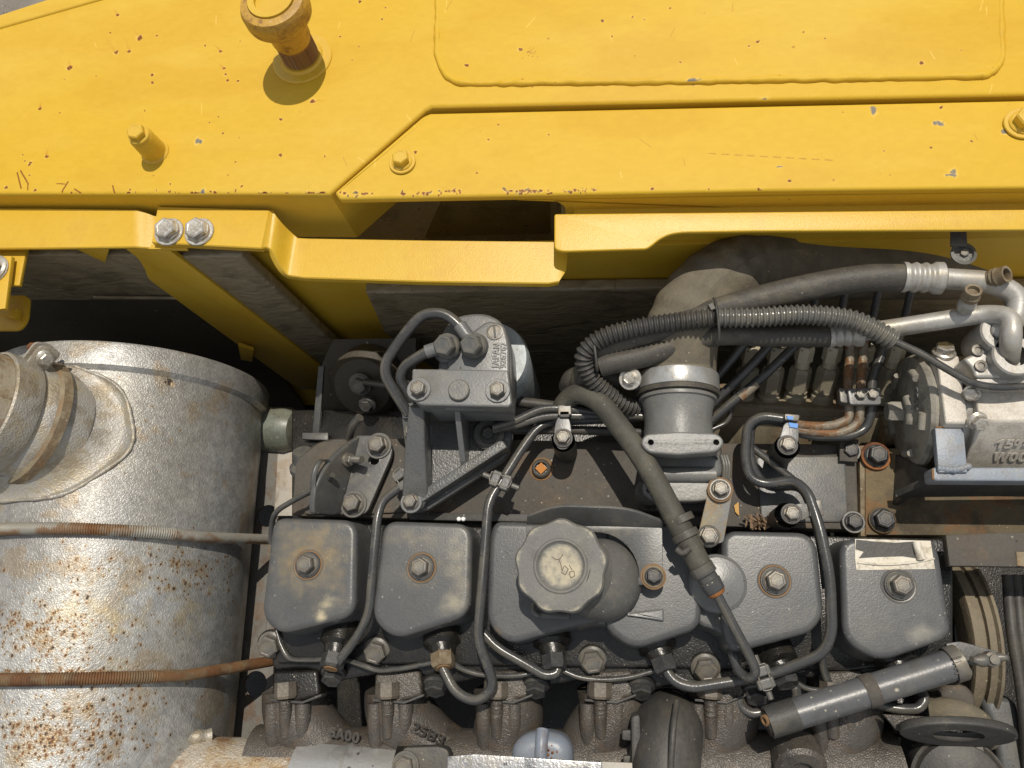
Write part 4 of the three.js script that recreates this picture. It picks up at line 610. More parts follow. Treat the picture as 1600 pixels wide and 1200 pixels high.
// ================================================================ fuel filter and its bracket
{
  const f = thing('fuel_filter', 'cast grey fuel filter head with two banjo bolts above a pale canister', 'fuel filter');
  const hy = 0.052;
  part(f, 'head', plate([[672, 640], [684, 575], [692, 512], [712, 494], [735, 489], [760, 489], [783, 500], [797, 530], [800, 574], [797, 640]], hy, 0.05, { bevel: 0.004, seg: 3, r: [0, 0.005, 0.012, 0.02, 0.02, 0.02, 0.02, 0.015, 0.01, 0] }), M.greyLight);
  part(f, 'raised_web', plate([[694, 640], [700, 545], [762, 500], [788, 506], [796, 540], [796, 640]], hy + 0.004, 0.012, { bevel: 0.003, seg: 3, r: [0, 0.004, 0.006, 0.008, 0.01, 0] }), M.greyLight);
  for (const [x, y] of [[698, 568], [738, 566]]) part(f, 'port_boss', lathe([[0.014, -0.012], [0.0135, 0.004], [0.012, 0.006], [0, 0.006]], W(x, y - 18, hy), V3(-0.1, 1, 0.25).normalize(), 28), M.greyLight);
  part(f, 'canister', lathe([[0.046, -0.16], [0.05, -0.154], [0.05, -0.016], [0.047, -0.006], [0, -0.006]], W(760, 557, 0.006), UP, 56), mat(worn([168, 178, 182], { dustAmt: 0.4, stainAmt: 0.2, s: 210, n: 256 }), 0.2, { rough: 0.4, bumpM: 0.0001 }));
  const sc = W(773, 519, hy + 0.004);
  part(f, 'slot_screw', lathe([[0.0095, 0], [0.0095, 0.0014], [0.0078, 0.0016], [0.0074, 0.0008], [0, 0.0008]], sc, UP, 30), M.bolt);
  part(f, 'screw_slot', box(sc.clone().add(V3(0, 0.0012, 0)), 0.0022, 0.0018, 0.0145, 0.0003, 0.12), M.boltDark);
  const tx = dirOf(W(772, 618, hy), W(775, 540, hy));
  part(f, 'lettering', lettering('JAPAN', W(779, 575, hy + 0.0042), tx, UP, 0.0072, 0.0007), M.greyLight);
  part(f, 'lettering', lettering('926767', W(790, 575, hy + 0.0042), tx, UP, 0.0066, 0.0007), M.greyLight);
  // banjo bolts: tall hex heads leaning up the picture
  const bn = V3(-0.08, 1, 0.3).normalize();
  for (const [x, y] of [[703, 542], [744, 541]]) {
    const p = W(x, y, hy + 0.004);
    part(f, 'banjo_eye', lathe([[0.0145, 0], [0.0145, 0.012], [0.013, 0.0135], [0, 0.0135]], p, bn, 30), M.grey);
    const b = part(f, 'banjo_bolt', placeG(hexG(0.0122, 0.014, 0.2), p.clone().addScaledVector(bn, 0.0135), bn), M.grey);
    part(b, 'washer', disc(0.0136, 0.002, p.clone().addScaledVector(bn, 0.0125), bn), M.bolt);
  }
  const b = thing('filter_bracket', 'ribbed cast grey bracket carrying the fuel filter with a bolt at its pointed foot', 'bracket');
  part(b, 'clamp_block', plate([[644, 576], [794, 578], [800, 630], [795, 636], [655, 633], [642, 622]], 0.066, 0.03, { bevel: 0.002, seg: 3, r: [0.003, 0.003, 0.004, 0.004, 0.008, 0.008] }), M.greyLight);
  for (const [x, y, R] of [[655, 609, 0.0098], [778, 611, 0.0098]]) { part(b, 'boss', disc(0.0135, 0.0025, W(x, y, 0.066), UP), M.greyLight); bolt(b, W(x, y, 0.0685), R, { wash: 0, collar: 1.05, hh: 1.1 }); }
  part(b, 'plug', disc(0.0118, 0.005, W(718, 611, 0.066), UP, 0.001), M.grey);
  const wb = -0.022;
  part(b, 'web', plate([[642, 640], [800, 636], [800, 690], [792, 716], [664, 800], [640, 804], [628, 790], [632, 690]], wb, 0.012, { bevel: 0.003, seg: 3, r: [0, 0, 0.01, 0.01, 0.012, 0.014, 0.012, 0.01] }), M.greyCast);
  const fh = y => 0.042 - 0.05 * (y - 640) / 150;
  part(b, 'foot', slab([[638, 636], [662, 636], [664, 700], [668, 770], [663, 794], [652, 803], [636, 803], [627, 790], [632, 700]].map(q => W(q[0], q[1], fh(q[1]))), 0.03, { bevel: 0.003, seg: 3, r: [0, 0.003, 0.01, 0.01, 0.01, 0.012, 0.012, 0.012, 0.01] }), M.greyCast);
  const rib = (a, b2, h0, h1, th) => { const A0 = W(...a, h0), B0 = W(...b2, h1), n = V3().crossVectors(dirOf(A0, B0), UP).normalize(); return slab([A0, B0, V3(B0.x, wb, B0.z), V3(A0.x, wb, A0.z)].map(p => p.addScaledVector(n, th / 2)), th, { bevel: 0.0015, r: [0.003, 0.003, 0, 0] }); };
  part(b, 'rib', rib([723, 636], [735, 745], 0.05, wb + 0.004, 0.007), M.greyLight);
  part(b, 'rib', rib([797, 705], [655, 797], wb + 0.022, wb + 0.018, 0.012), M.greyCast);
  part(b, 'back_wall', slab([W(655, 634, 0.045), W(798, 634, 0.045), W(798, 660, -0.02), W(655, 660, -0.02)], 0.006), M.grey);
  part(b, 'boss', lathe([[0.019, -0.02], [0.019, 0.006], [0.0165, 0.008], [0, 0.008]], W(764, 680, wb), UP, 36), M.grey);
  bolt(b, W(764, 679, wb + 0.008), 0.0085, { mt: M.boltDark, wash: 1.5, wm: M.black });
  bolt(b, W(643, 785, fh(785) + 0.001), 0.009, { mt: M.bolt, wash: 1.6, wm: M.greyLight, hh: 1.0 });
  const k = thing('pipe_bracket', 'small bent grey bracket holding the fuel pipes beside the filter bracket', 'pipe bracket');
  part(k, 'strap', slab([W(628, 650, 0.028), W(660, 646, 0.028), W(655, 695, 0.012), W(633, 697, 0.012)], 0.003, { bevel: 0.0006, r: 0.002 }), M.grey);
  part(k, 'hook', plate([[622, 632], [640, 628], [662, 634], [658, 650], [630, 654]], 0.032, 0.006, { bevel: 0.001, r: 0.003 }), M.grey);
  bolt(k, W(644, 674, 0.021), 0.0075, { wash: 1.4 });
  // the two filter pipes
  solo('fuel_pipe', 'grey fuel pipe arching high from the right banjo bolt of the filter', 'fuel pipe', sweep(P([[738, 536, 0.07], [716, 506, 0.074], [694, 489, 0.076], [660, 490, 0.076], [632, 522, 0.07], [602, 566, 0.06], [602, 588, 0.056], [620, 618, 0.045], [638, 646, 0.03]]), 0.0062, { bend: 0.018 }), M.pipe);
  solo('pipe_collar', 'short thick collar where the high fuel pipe meets its banjo bolt', 'collar', sweep(P([[738, 536, 0.0695], [718, 508, 0.0735]]), 0.0078, {}), M.greyLight);
  solo('fuel_pipe', 'grey fuel pipe leaving the left banjo bolt and hooking down behind the block', 'fuel pipe', sweep(P([[696, 540, 0.068], [664, 551, 0.066], [632, 572, 0.056], [624, 590, 0.05], [640, 622, 0.03], [650, 640, 0.02]]), 0.0062, { bend: 0.018 }), M.pipe);
  solo('pipe_collar', 'short thick collar where the lower fuel pipe meets the left banjo bolt', 'collar', sweep(P([[696, 540, 0.068], [666, 550, 0.0662]]), 0.0078, {}), M.greyLight);
}
// ---- lifting eye
{
  const t = thing('lifting_eye', 'grey lifting bracket with an upright ring bolted left of the fuel filter', 'lifting bracket');
  const h = -0.04;
  part(t, 'base_plate', plate([[556, 680], [596, 680], [613, 694], [612, 712], [572, 804], [520, 804], [530, 760]], h, 0.008, { bevel: 0.0015, r: [0.004, 0.016, 0.012, 0.008, 0.008, 0.002, 0], holes: [[W(584, 719, h), 0.0085, 0.0075]] }), M.grey);
  const rp = [W(566, 682, h), W(548, 690, -0.028), W(524, 708, -0.01), W(506, 732, 0.004), W(496, 760, 0.012), W(490, 788, 0.008), W(489, 803, 0.002), W(520, 806, -0.028), W(536, 804, h)];
  const rn = rp[0].clone().sub(rp[4]).cross(rp[8].clone().sub(rp[4])).normalize(); if (rn.y < 0) rn.negate();
  const hitR = (px, py) => { const d = ray(px, py), k = rp[4].clone().sub(EYE).dot(rn) / d.dot(rn); return EYE.clone().addScaledVector(d, k); };
  part(t, 'ring_plate', slab(rp, 0.008, { bevel: 0.0026, seg: 4, n: rn, r: [0, 0.006, 0.01, 0.012, 0.012, 0.01, 0.004, 0.004, 0], holes: [[hitR(512, 757), 0.015, 0.027]] }), M.grey);
  bolt(t, W(592, 697, h), 0.0125, { wash: 1.5, hh: 0.9, wm: M.grey });
  bolt(t, W(553, 788, h), 0.0125, { wash: 1.5, hh: 0.9, wm: M.grey });
  bolt(t, W(560, 722, h + 0.002).add(V3(-0.01, 0.012, 0)), 0.008, { n: V3(0.85, 0.5, 0.1).normalize(), wash: 1.2, hh: 1.0 });
  part(t, 'bolt_tip', sweep([W(560, 722, h + 0.002).add(V3(-0.005, 0.015, 0)), W(560, 722, h + 0.002).add(V3(0.012, 0.023, 0.002))], 0.0045, { rfn: s => 0.0045 + 0.0004 * Math.sin(s * 5000), n: 60 }), M.bolt);
  solo('lifting_lug', 'thin grey hooked lug rising behind the lifting bracket', 'lug', sweep(P([[545, 684, -0.05], [552, 664, -0.03], [562, 652, -0.02]]), 0.0055, { spline: true }), M.pipe);
  solo('wire', 'thin grey wire looping from the lifting ring down past the first rocker cover', 'wire', sweep(P([[520, 742, 0.0], [500, 760, -0.02], [455, 784, -0.03], [432, 800, -0.03], [425, 818, -0.04], [424, 850, -0.05]]), 0.0034, { spline: true }), M.pipe);
}
// ================================================================ pipes
const PI = 'steel fuel pipes running over the engine';
const inj = (lab, pts, r = 0.0052, o = { bend: 0.02 }, mt = M.pipe) => solo('injection_pipe', lab, 'fuel pipe', sweep(P(pts, 0), r, o), mt, PI);
inj('steel injection pipe dropping between the first and second rocker covers', [[648, 742, -0.02], [622, 764, -0.012], [598, 782, -0.004], [590, 806, 0], [583, 880, 0], [577, 960, -0.004], [558, 996, -0.02], [524, 1040, -0.034]]);
inj('steel injection pipe with clip dropping between the second and third rocker covers', [[1000, 652, -0.02], [846, 660, -0.018], [816, 700, -0.012], [784, 752, -0.004], [763, 784, 0], [759, 840, 0], [752, 930, 0], [746, 1000, -0.01], [764, 1044, -0.02], [772, 1072, -0.024], [748, 1098, -0.028], [712, 1084, -0.03], [692, 1044, -0.034]], 0.0055);
inj('steel pipe coming from behind the third rocker cover to its injector', [[752, 985, -0.03], [776, 1012, -0.03], [822, 1038, -0.032], [852, 1056, -0.034], [872, 1052, -0.036], [870, 1034, -0.038]], 0.0052);
inj('steel injection pipe bending round the right middle cover and back to the fourth injector', [[1232, 656, -0.005], [1190, 650, -0.008], [1168, 664, -0.012], [1164, 720, -0.018], [1172, 748, -0.02], [1196, 757, -0.02], [1240, 750, -0.014], [1262, 768, -0.006], [1280, 820, 0], [1297, 900, 0], [1300, 990, -0.004], [1286, 1022, -0.012], [1200, 1056, -0.026], [1080, 1075, -0.03], [1050, 1064, -0.032], [1036, 1036, -0.036]], 0.0056);
inj('outer steel pipe of the loop left of the blue-marked clamp', [[1236, 664, -0.014], [1196, 654, -0.014], [1174, 662, -0.02], [1170, 700, -0.026], [1178, 738, -0.03], [1200, 762, -0.034], [1252, 758, -0.03], [1268, 790, -0.02], [1284, 850, -0.012], [1292, 920, -0.012]], 0.0052);
inj('thin steel pipe crossing the loop towards the lower clamp', [[1176, 700, -0.034], [1200, 718, -0.03], [1230, 742, -0.022], [1256, 762, -0.016], [1270, 790, -0.014]], 0.0042);
inj('upper steel pipe running from the filter to the middle clamp', [[770, 668, 0], [800, 660, 0], [846, 638, 0.0], [880, 638, 0.0], [960, 648, -0.01]], 0.0048);
inj('second steel pipe running from the filter to the middle clamp', [[770, 672, -0.004], [806, 664, -0.006], [852, 650, -0.006], [885, 650, -0.006], [1000, 650, -0.01], [1010, 652, -0.01]], 0.005);
inj('lowest dark steel pipe passing behind the middle clamp', [[770, 672, -0.03], [830, 672, -0.03], [900, 672, -0.03], [1010, 676, -0.03]], 0.0055, { bend: 0.02 }, M.black);
inj('dark fuel rail bar behind the middle clamp', [[790, 625, -0.05], [900, 640, -0.05], [1010, 645, -0.05]], 0.007, { bend: 0.02 }, M.black);
const LK = 'thin leak-off lines between the injectors';
[['thin leak-off line left of the first injector', [[432, 985, -0.05], [440, 1010, -0.05], [452, 1028, -0.05], [475, 1031, -0.05], [515, 1030, -0.05]]], ['thin leak-off line sagging between first and second injectors', [[540, 1030, -0.05], [568, 1040, -0.046], [590, 1047, -0.046], [630, 1044, -0.046], [685, 1033, -0.048]]], ['thin leak-off line between second and third injectors', [[702, 1034, -0.048], [728, 1048, -0.046], [760, 1055, -0.046], [820, 1054, -0.046], [850, 1044, -0.05]]], ['wet thin leak-off line between third and fourth injectors', [[880, 1048, -0.046], [905, 1058, -0.046], [940, 1062, -0.046], [985, 1058, -0.046], [1022, 1048, -0.046]]], ['thin leak-off line right of the fourth injector', [[1048, 1050, -0.046], [1068, 1062, -0.046], [1100, 1070, -0.046], [1150, 1066, -0.05]]], ['thin leak-off line behind the right end of the oil tube', [[1236, 1062, -0.05], [1262, 1076, -0.05], [1290, 1080, -0.05]]]]
  .forEach(([l, p]) => solo('leak_off_line', l, 'fuel line', sweep(P(p), 0.003, { spline: true, seg: 8 }), M.pipe, LK));
inj('steel pipe curling below the clip above the oil tube', [[1228, 1058, -0.05], [1246, 1078, -0.046], [1244, 1098, -0.05], [1205, 1110, -0.06], [1172, 1116, -0.06], [1152, 1100, -0.06], [1158, 1078, -0.06]], 0.0052);
inj('steel pipe dropping under the oil tube below the last two covers', [[1284, 1020, -0.03], [1286, 1048, -0.04], [1298, 1074, -0.05]], 0.0042);
// pump pipes: three diagonals and three rusty ones
['leftmost', 'middle', 'rightmost rust-patched'].forEach((w, i) => inj(`${w} diagonal pipe between the injection pump and the intake elbow`, [[[1185, 505, 0.0], [1145, 560, -0.02], [1104, 606, -0.04]], [[1236, 500, 0.0], [1170, 576, -0.02], [1104, 640, -0.04]], [[1290, 492, 0.0], [1200, 582, -0.02], [1102, 664, -0.04], [1080, 690, -0.05]]][i], 0.0054, { bend: 0.02 }, M.pipe));
solo('rust_patch', 'orange rust scale on the rightmost diagonal pipe', 'rust patch', sweep(P([[1182, 599, -0.024], [1156, 622, -0.029]]), 0.0057, {}), M.rustPipe);
['left', 'middle', 'right'].forEach((w, i) => solo('pump_pipe', `${w} of the three rusty pump pipes through the twin-bolt clamp`, 'fuel pipe', sweep(P([[[1328, 500, -0.01], [1328, 560, -0.02], [1324, 590, -0.022], [1327, 640, -0.026], [1326, 656, -0.028], [1300, 666, -0.026], [1262, 666, -0.022], [1230, 660, -0.016]], [[1352, 500, -0.01], [1348, 560, -0.018], [1345, 590, -0.02], [1344, 640, -0.024], [1340, 664, -0.03], [1312, 678, -0.03], [1270, 676, -0.026], [1230, 668, -0.02]], [[1392, 510, -0.01], [1376, 560, -0.018], [1362, 590, -0.02], [1362, 640, -0.026], [1356, 668, -0.034], [1330, 682, -0.034], [1270, 682, -0.03], [1232, 672, -0.026]]][i]), 0.0052, { bend: 0.018 }), [M.rustPipe, M.rustPipe, M.pipe][i], 'rusty pump pipes'));
inj('thin wire hook right of the intake neck', [[1148, 612, -0.04], [1142, 640, -0.045], [1138, 660, -0.05], [1110, 672, -0.05]], 0.003, { bend: 0.014 });
// clamps
function clampPost(lab, top, bolt0, w, post, h, mt = M.greyLight, len) {
  const t = thing('pipe_clamp', lab, 'pipe clamp', 'pipe clamps on posts');
  part(t, 'strap', plate(w, h, 0.0035, { bevel: 0.0007, r: 0.008 }), mt);
  bolt(t, W(...bolt0, h), 0.0088, { wash: 1.45, wm: M.boltDark });
  part(t, 'post', lathe([[0.0135, -0.06 - h], [0.0135, 0.0]], W(...post, h - 0.004), UP, 28), M.black);
  for (const g of top) part(t, 'clip', plate(g[0], h + 0.004, g[1] || 0.012, { bevel: 0.0009, r: 0.002 }), g[2] || M.alu);
  return t;
}
clampPost('pipe clamp on a post between filter and intake hose', [[[[871, 633], [892, 632], [893, 648], [872, 649]], 0.014, M.bolt], [[[874, 642], [890, 642], [890, 652], [874, 652]], 0.01, M.black]], [880, 685], [[872, 650], [888, 650], [892, 664], [894, 690], [886, 702], [872, 702], [865, 688], [867, 664]], [880, 688], 0.004);
clampPost('pipe clamp on a post with blue paint marks beside the rusty pipe', [[[[1226, 646], [1250, 648], [1248, 658], [1226, 656]], 0.012, M.bolt]], [1230, 696], [[1226, 658], [1248, 662], [1248, 690], [1240, 708], [1222, 708], [1216, 692]], [1230, 698], 0.002);
{ const bl = std({ color: 0x5f8fd0, roughness: 0.6 }); const t = things[things.length - 1]; part(t, 'paint_mark', plate([[1229, 649], [1240, 651], [1239, 656], [1231, 655]], 0.0075, 0.0016, { bevel: 0 }), bl); part(t, 'paint_mark', plate([[1232, 660], [1247, 662], [1246, 669], [1234, 667]], 0.0035, 0.0016, { bevel: 0 }), bl); }
clampPost('pipe clamp on a post with its strap pointing right above the fifth cover', [[[[1264, 785], [1274, 784], [1276, 806], [1266, 807]], 0.012, M.greyLight], [[[1274, 781], [1284, 780], [1288, 805], [1278, 807]], 0.012, M.bolt]], [1236, 803], [[1222, 792], [1262, 784], [1270, 806], [1240, 818], [1226, 816]], [1230, 805], -0.004, M.grey);
function clip(lab, c, a, h, screws) {
  const t = thing('pipe_clip', lab, 'pipe clip', 'small wire clips on the pipes'), p = W(...c, h), x = V3(Math.cos(a), 0, Math.sin(a)), z = V3(-Math.sin(a), 0, Math.cos(a));
  for (const s of [-1, 1]) part(t, 'jaw', box(p.clone().addScaledVector(x, s * 0.0062), 0.0105, 0.014, 0.018, 0.002, -a), M.grey);
  const q = [[-1, -1], [1, -1], [1, 1], [-1, 1], [-1, -1]].map(k => p.clone().addScaledVector(x, k[0] * 0.0125).addScaledVector(z, k[1] * 0.0055).add(V3(0, 0.0068, 0)));
  part(t, 'wire_loop', sweep(q, 0.0009, { bend: 0.003, seg: 8 }), M.bolt);
  for (const s of screws) part(t, 'screw', sweep([p.clone().addScaledVector(x, s * 0.012), p.clone().addScaledVector(x, s * 0.022)], 0.0032, {}), M.bolt);
}
clip('small metal clip halfway down the pipe right of the filter bracket', [783, 752], 0.35, 0.0, [-1, 1]);
clip('small metal clip on the pipe above the second rocker cover', [630, 750], 0.9, -0.014, []);
clip('small metal clip joining the pipe and the looped hose end near the lower right', [1192, 1058], 1.25, -0.02, [-1, 1]);
{ const t = thing('twin_bolt_clamp', 'rectangular steel clamp plate with two bolts across the rusty pump pipes', 'pipe clamp');
  part(t, 'plate', plate([[1324, 607], [1376, 606], [1377, 632], [1328, 632]], -0.008, 0.006, { bevel: 0.001, r: 0.003 }), M.greyLight);
  part(t, 'side_jaw', plate([[1311, 605], [1323, 608], [1325, 630], [1313, 628]], -0.012, 0.012, { bevel: 0.001, r: 0.002 }), M.bolt);
  for (const x of [1344, 1363]) bolt(t, W(x, 617, -0.008), 0.0068, { wash: 0, collar: 1.05 }); }

// ================================================================ intake elbow, hoses, conduit
{
  const t = thing('intake_elbow', 'blue-grey cast intake elbow with bolt flanges under the big rubber hose', 'intake elbow');
  const zc = W(1060, 640, 0.0), a = W(1060, 690, 0.0), ax = dirOf(a, W(1058, 600, 0.002)), L = a.distanceTo(W(1058, 600, 0.002));
  part(t, 'neck', lathe([[0.042, -0.02], [0.0385, 0.0], [0.0372, L * 0.3], [0.038, L * 0.5], [0.041, L * 0.66], [0.0435, L * 0.68], [0.0435, L * 0.73], [0.041, L * 0.76], [0.041, L * 1.1]], a, ax, 64), M.castGrey);
  part(t, 'flange', plate([[1008, 678], [1060, 674], [1122, 677], [1133, 690], [1122, 706], [1060, 711], [1012, 707], [1000, 692]], 0.05, 0.02, { bevel: 0.002, seg: 3, r: [0.008, 0.004, 0.008, 0.008, 0.008, 0.004, 0.008, 0.008], holes: [[W(1017, 691, 0.05), 0.0052], [W(1119, 691, 0.05), 0.0052]] }), M.castGrey);
  part(t, 'body', plate([[1022, 690], [1118, 690], [1130, 720], [1130, 742], [1112, 752], [1018, 752], [1010, 730]], 0.006, 0.07, { bevel: 0.012, seg: 5, r: 0.01, crease: 1 }), M.castGrey);
  const rg = sweep([W(1014, 741, 0.004), W(1118, 742, 0.004)], 0.009, {}); part(t, 'ridge', rg, M.castGrey);
  for (let i = 0; i < 3; i++) part(t, 'side_rib', sweep([W(1127 + i * 4, 712, -0.004), W(1132 + i * 4, 726, -0.002), W(1130 + i * 4, 746, -0.006)], 0.0022, { bend: 0.01, seg: 8 }), M.grey);
  part(t, 'lower_flange', plate([[1004, 752], [1100, 752], [1134, 756], [1134, 776], [1092, 783], [1020, 784], [1004, 772]], 0.004, 0.016, { bevel: 0.002, seg: 3, r: 0.006, holes: [[W(1016, 765, 0.004), 0.0062]] }), M.castGrey);
  part(t, 'base', plate([[1000, 688], [1128, 688], [1128, 800], [1000, 800]], -0.03, 0.03, { bevel: 0.004, r: 0.01 }), M.black);
  part(t, 'lug', lathe([[0.015, -0.02], [0.015, 0], [0.012, 0.002], [0.006, 0.002], [0.006, -0.01]], W(1014, 768, -0.004), UP, 30), M.black);
  const c = thing('hose_clamp', 'bright steel band clamp on the intake hose with a round bolt at its left', 'hose clamp');
  part(c, 'band', lathe([[0.0425, 0], [0.0464, 0.0006], [0.0468, 0.002], [0.0468, 0.0175], [0.0464, 0.019], [0.0425, 0.0196]], a.clone().addScaledVector(ax, L * 0.84), ax, 72), M.sleeve);
  const e = W(985, 592, 0.032);
  part(c, 'lug', slab([W(990, 580, 0.02), W(1004, 584, 0.016), W(1004, 612, 0.01), W(994, 606, 0.014)], 0.004), M.alu);
  bolt(c, e, 0.0082, { n: V3(-0.25, 0.92, 0.25).normalize(), mt: M.zinc, wm: M.zinc, wash: 1.75, hh: 0.7 });
  const h = [[1059, 606, 0.002], [1059.5, 588, 0.003], [1060, 566, 0.006], [1066, 520, 0.024], [1098, 462, 0.034], [1160, 422, 0.026], [1260, 412, 0.0], [1400, 412, -0.02], [1500, 414, -0.06], [1640, 414, -0.12]];
  solo('intake_hose', 'fat dusty rubber intake hose elbow bending under the yellow rail', 'hose', sweep(P(h), 0.0425, { spline: true, n: 160, seg: 56, rfn: s => 0.0425 + 0.0008 * Math.sin(s * 300) * (s > 0.07 && s < 0.2 ? 1 : 0) }), M.rubberDusty);
  solo('rubber_lip', 'dark rubber rim of the intake hose below its clamp', 'rubber rim', lathe([[0.042, 0], [0.0462, 0.0005], [0.0468, 0.003], [0.0455, 0.006], [0.044, 0.009]], a.clone().addScaledVector(ax, L * 0.755), ax, 64), M.rubber);
}
const AC = 'black rubber hoses of the cooling circuit';
solo('rubber_hose', 'thick black rubber hose rising to the crimped fitting at the upper right', 'hose', sweep(P([[1416, 434, 0.088], [1350, 435, 0.087], [1250, 452, 0.082], [1150, 477, 0.07], [1060, 506, 0.056], [985, 529, 0.044], [935, 553, 0.034], [912, 588, 0.015], [908, 620, -0.02]]), 0.0142, { spline: true, seg: 28 }), M.rubber, AC);
solo('rubber_hose', 'thinner black rubber hose below the ribbed conduit with a cut looking left end', 'hose', sweep(P([[1300, 524, 0.05], [1200, 524, 0.048], [1120, 523, 0.046], [1060, 540, 0.044], [1000, 558, 0.04], [952, 568, 0.038], [938, 572, 0.036]]), 0.0125, { spline: true, seg: 26 }), M.rubber, AC);
solo('rubber_hose', 'short dark hose stub behind the left bend of the conduit', 'hose', sweep(P([[968, 590, 0.0], [930, 588, 0.0], [898, 592, -0.004], [890, 606, -0.02]]), 0.0135, { spline: true, seg: 24 }), M.rubber, AC);
function crimp(lab, pts, r) { const L = pts[0].distanceTo(pts[1]); return solo('hose_fitting', lab, 'hose fitting', sweep(pts, r, { n: 90, seg: 32, rfn: s => { const u = s / L; return r * (u < 0.08 ? 1.06 - 0.1 * Math.abs(u - 0.04) : u > 0.74 ? 1.12 - 1.6 * Math.pow(Math.max(0, u - 0.86), 2) * 20 * (u > 0.9 ? 1 : 0) : 1.0 + 0.06 * Math.cos((u - 0.08) / 0.66 * 6 * Math.PI)); } }), M.alu); }
crimp('crimped silver ferrule on the upper black hose', [W(1409, 433, 0.088), W(1478, 435, 0.088)], 0.0148);
crimp('crimped silver ferrule on the lower black hose half hidden by the conduit', [W(1294, 524, 0.05), W(1352, 520, 0.051)], 0.0128);
{
  const pitch = 0.0056, cr = s => 0.0098 + 0.0013 * Math.max(-0.8, Math.sin(s * 2 * Math.PI / pitch));
  const p1 = P([[1010, 640, -0.02], [978, 634, 0.0], [944, 612, 0.02], [918, 580, 0.038], [913, 555, 0.05], [936, 531, 0.06], [1000, 512, 0.068], [1060, 503, 0.072], [1114, 497, 0.075]]);
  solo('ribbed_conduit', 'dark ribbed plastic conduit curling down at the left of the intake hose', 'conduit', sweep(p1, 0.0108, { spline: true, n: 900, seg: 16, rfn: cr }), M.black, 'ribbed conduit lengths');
  M.conduit = mat(worn([96, 95, 91], { dust: [132, 124, 106], dustAmt: 0.4, s: 270, n: 256 }), 0.12, { rough: 0.24, bumpM: 0.00005 });  // black plastic in a paler grey: its glossy sheen is put into the colour
  solo('ribbed_conduit', 'sunlit ribbed plastic conduit running to the right and opening at the thin wire', 'conduit', sweep(P([[1122, 497, 0.076], [1180, 496, 0.079], [1260, 492, 0.081], [1330, 500, 0.08], [1364, 514, 0.076], [1396, 532, 0.07]]), 0.0108, { spline: true, n: 900, seg: 16, rfn: cr }), M.conduit, 'ribbed conduit lengths');
  solo('cable', 'thin grey cable leaving the conduit towards the compressor', 'cable', sweep(P([[1390, 530, 0.068], [1440, 553, 0.067], [1480, 577, 0.066], [1520, 598, 0.064], [1560, 605, 0.062], [1640, 600, 0.06]]), 0.0038, { spline: true }), M.pipe);
  const tie = (lab, c, h, r, q) => { const t = thing('cable_tie', lab, 'cable tie', 'cable ties on the hoses'); const loop = []; for (let i = 0; i <= 30; i++) { const a = i / 30 * 2 * Math.PI; const p = W(...c, h); loop.push(p.add(V3(Math.cos(a) * q[0] * 0.25, Math.sin(a) * r * 0.9, Math.cos(a) * r * 1.25 + Math.sin(a) * 0.001))); } part(t, 'strap', sweep(loop, 0.0016, { spline: true, seg: 6 }), M.black); part(t, 'tie_head', box(W(c[0] + q[1], c[1] + q[2], h + r * 0.8), 0.006, 0.005, 0.008, 0.001, 0.4), M.black); };
  tie('black cable tie gathering conduit and hoses over the intake hose', [1118, 502], 0.064, 0.021, [0.008, -6, -22]);
  tie('black cable tie on the left bend of the bundle', [930, 552], 0.05, 0.016, [0.01, 8, -20]);
}
{ // long hose over the engine and its metal tail
  const t = thing('drain_hose', 'matt grey-green rubber hose crossing the engine down to a metal ferrule', 'hose');
  part(t, 'hose', sweep(P([[872, 664, -0.03], [880, 634, -0.006], [900, 616, 0.01], [930, 624, 0.02], [972, 672, 0.03], [1012, 730, 0.036], [1050, 800, 0.038], [1078, 852, 0.036], [1100, 896, 0.032]]), 0.0118, { spline: true, seg: 28 }), M.hoseGrey);
  for (const [a, b] of [[[1047, 818], [1080, 808]], [[1052, 842], [1090, 832]]]) { const p0 = W(...a, 0.037), p1 = W(...b, 0.037), c = p0.clone().lerp(p1, 0.5), k = lathe([[0.012, -0.004], [0.0142, -0.0036], [0.0142, 0.0036], [0.012, 0.004]], c, dirOf(W(1040, 785, 0.038), W(1085, 868, 0.036)), 36); part(t, 'hose_band', k, M.black); }
  part(t, 'band_tail', sweep(P([[1058, 858, 0.044], [1066, 864, 0.046], [1078, 856, 0.048]]), 0.0035, { spline: true }), M.black);
  const fa = W(1094, 884, 0.034), fb = W(1122, 930, 0.03), L = fa.distanceTo(fb), n = dirOf(fa, fb);
  part(t, 'ferrule', lathe([[0, -0.002], [0.0128, 0], [0.0128, L * 0.3], [0.0105, L * 0.34], [0.0105, L * 0.5], [0.0115, L * 0.52], [0.0105, L * 0.85], [0.009, L * 0.9], [0.007, L], [0, L]], fa, n, 32), M.pipe);
  part(t, 'rust_ring', lathe([[0.0088, L * 0.86], [0.0096, L * 0.9], [0.0078, L * 0.99]], fa, n, 30), M.rusty);
  part(t, 'tail_pipe', sweep(P([[1118, 924, 0.031], [1150, 985, 0.026], [1174, 1030, 0.018], [1182, 1050, 0.012], [1172, 1062, 0.004], [1154, 1050, -0.006], [1143, 1018, -0.014], [1146, 992, -0.024], [1153, 970, -0.045]]), 0.0050, { bend: 0.012 }), M.pipe);
}
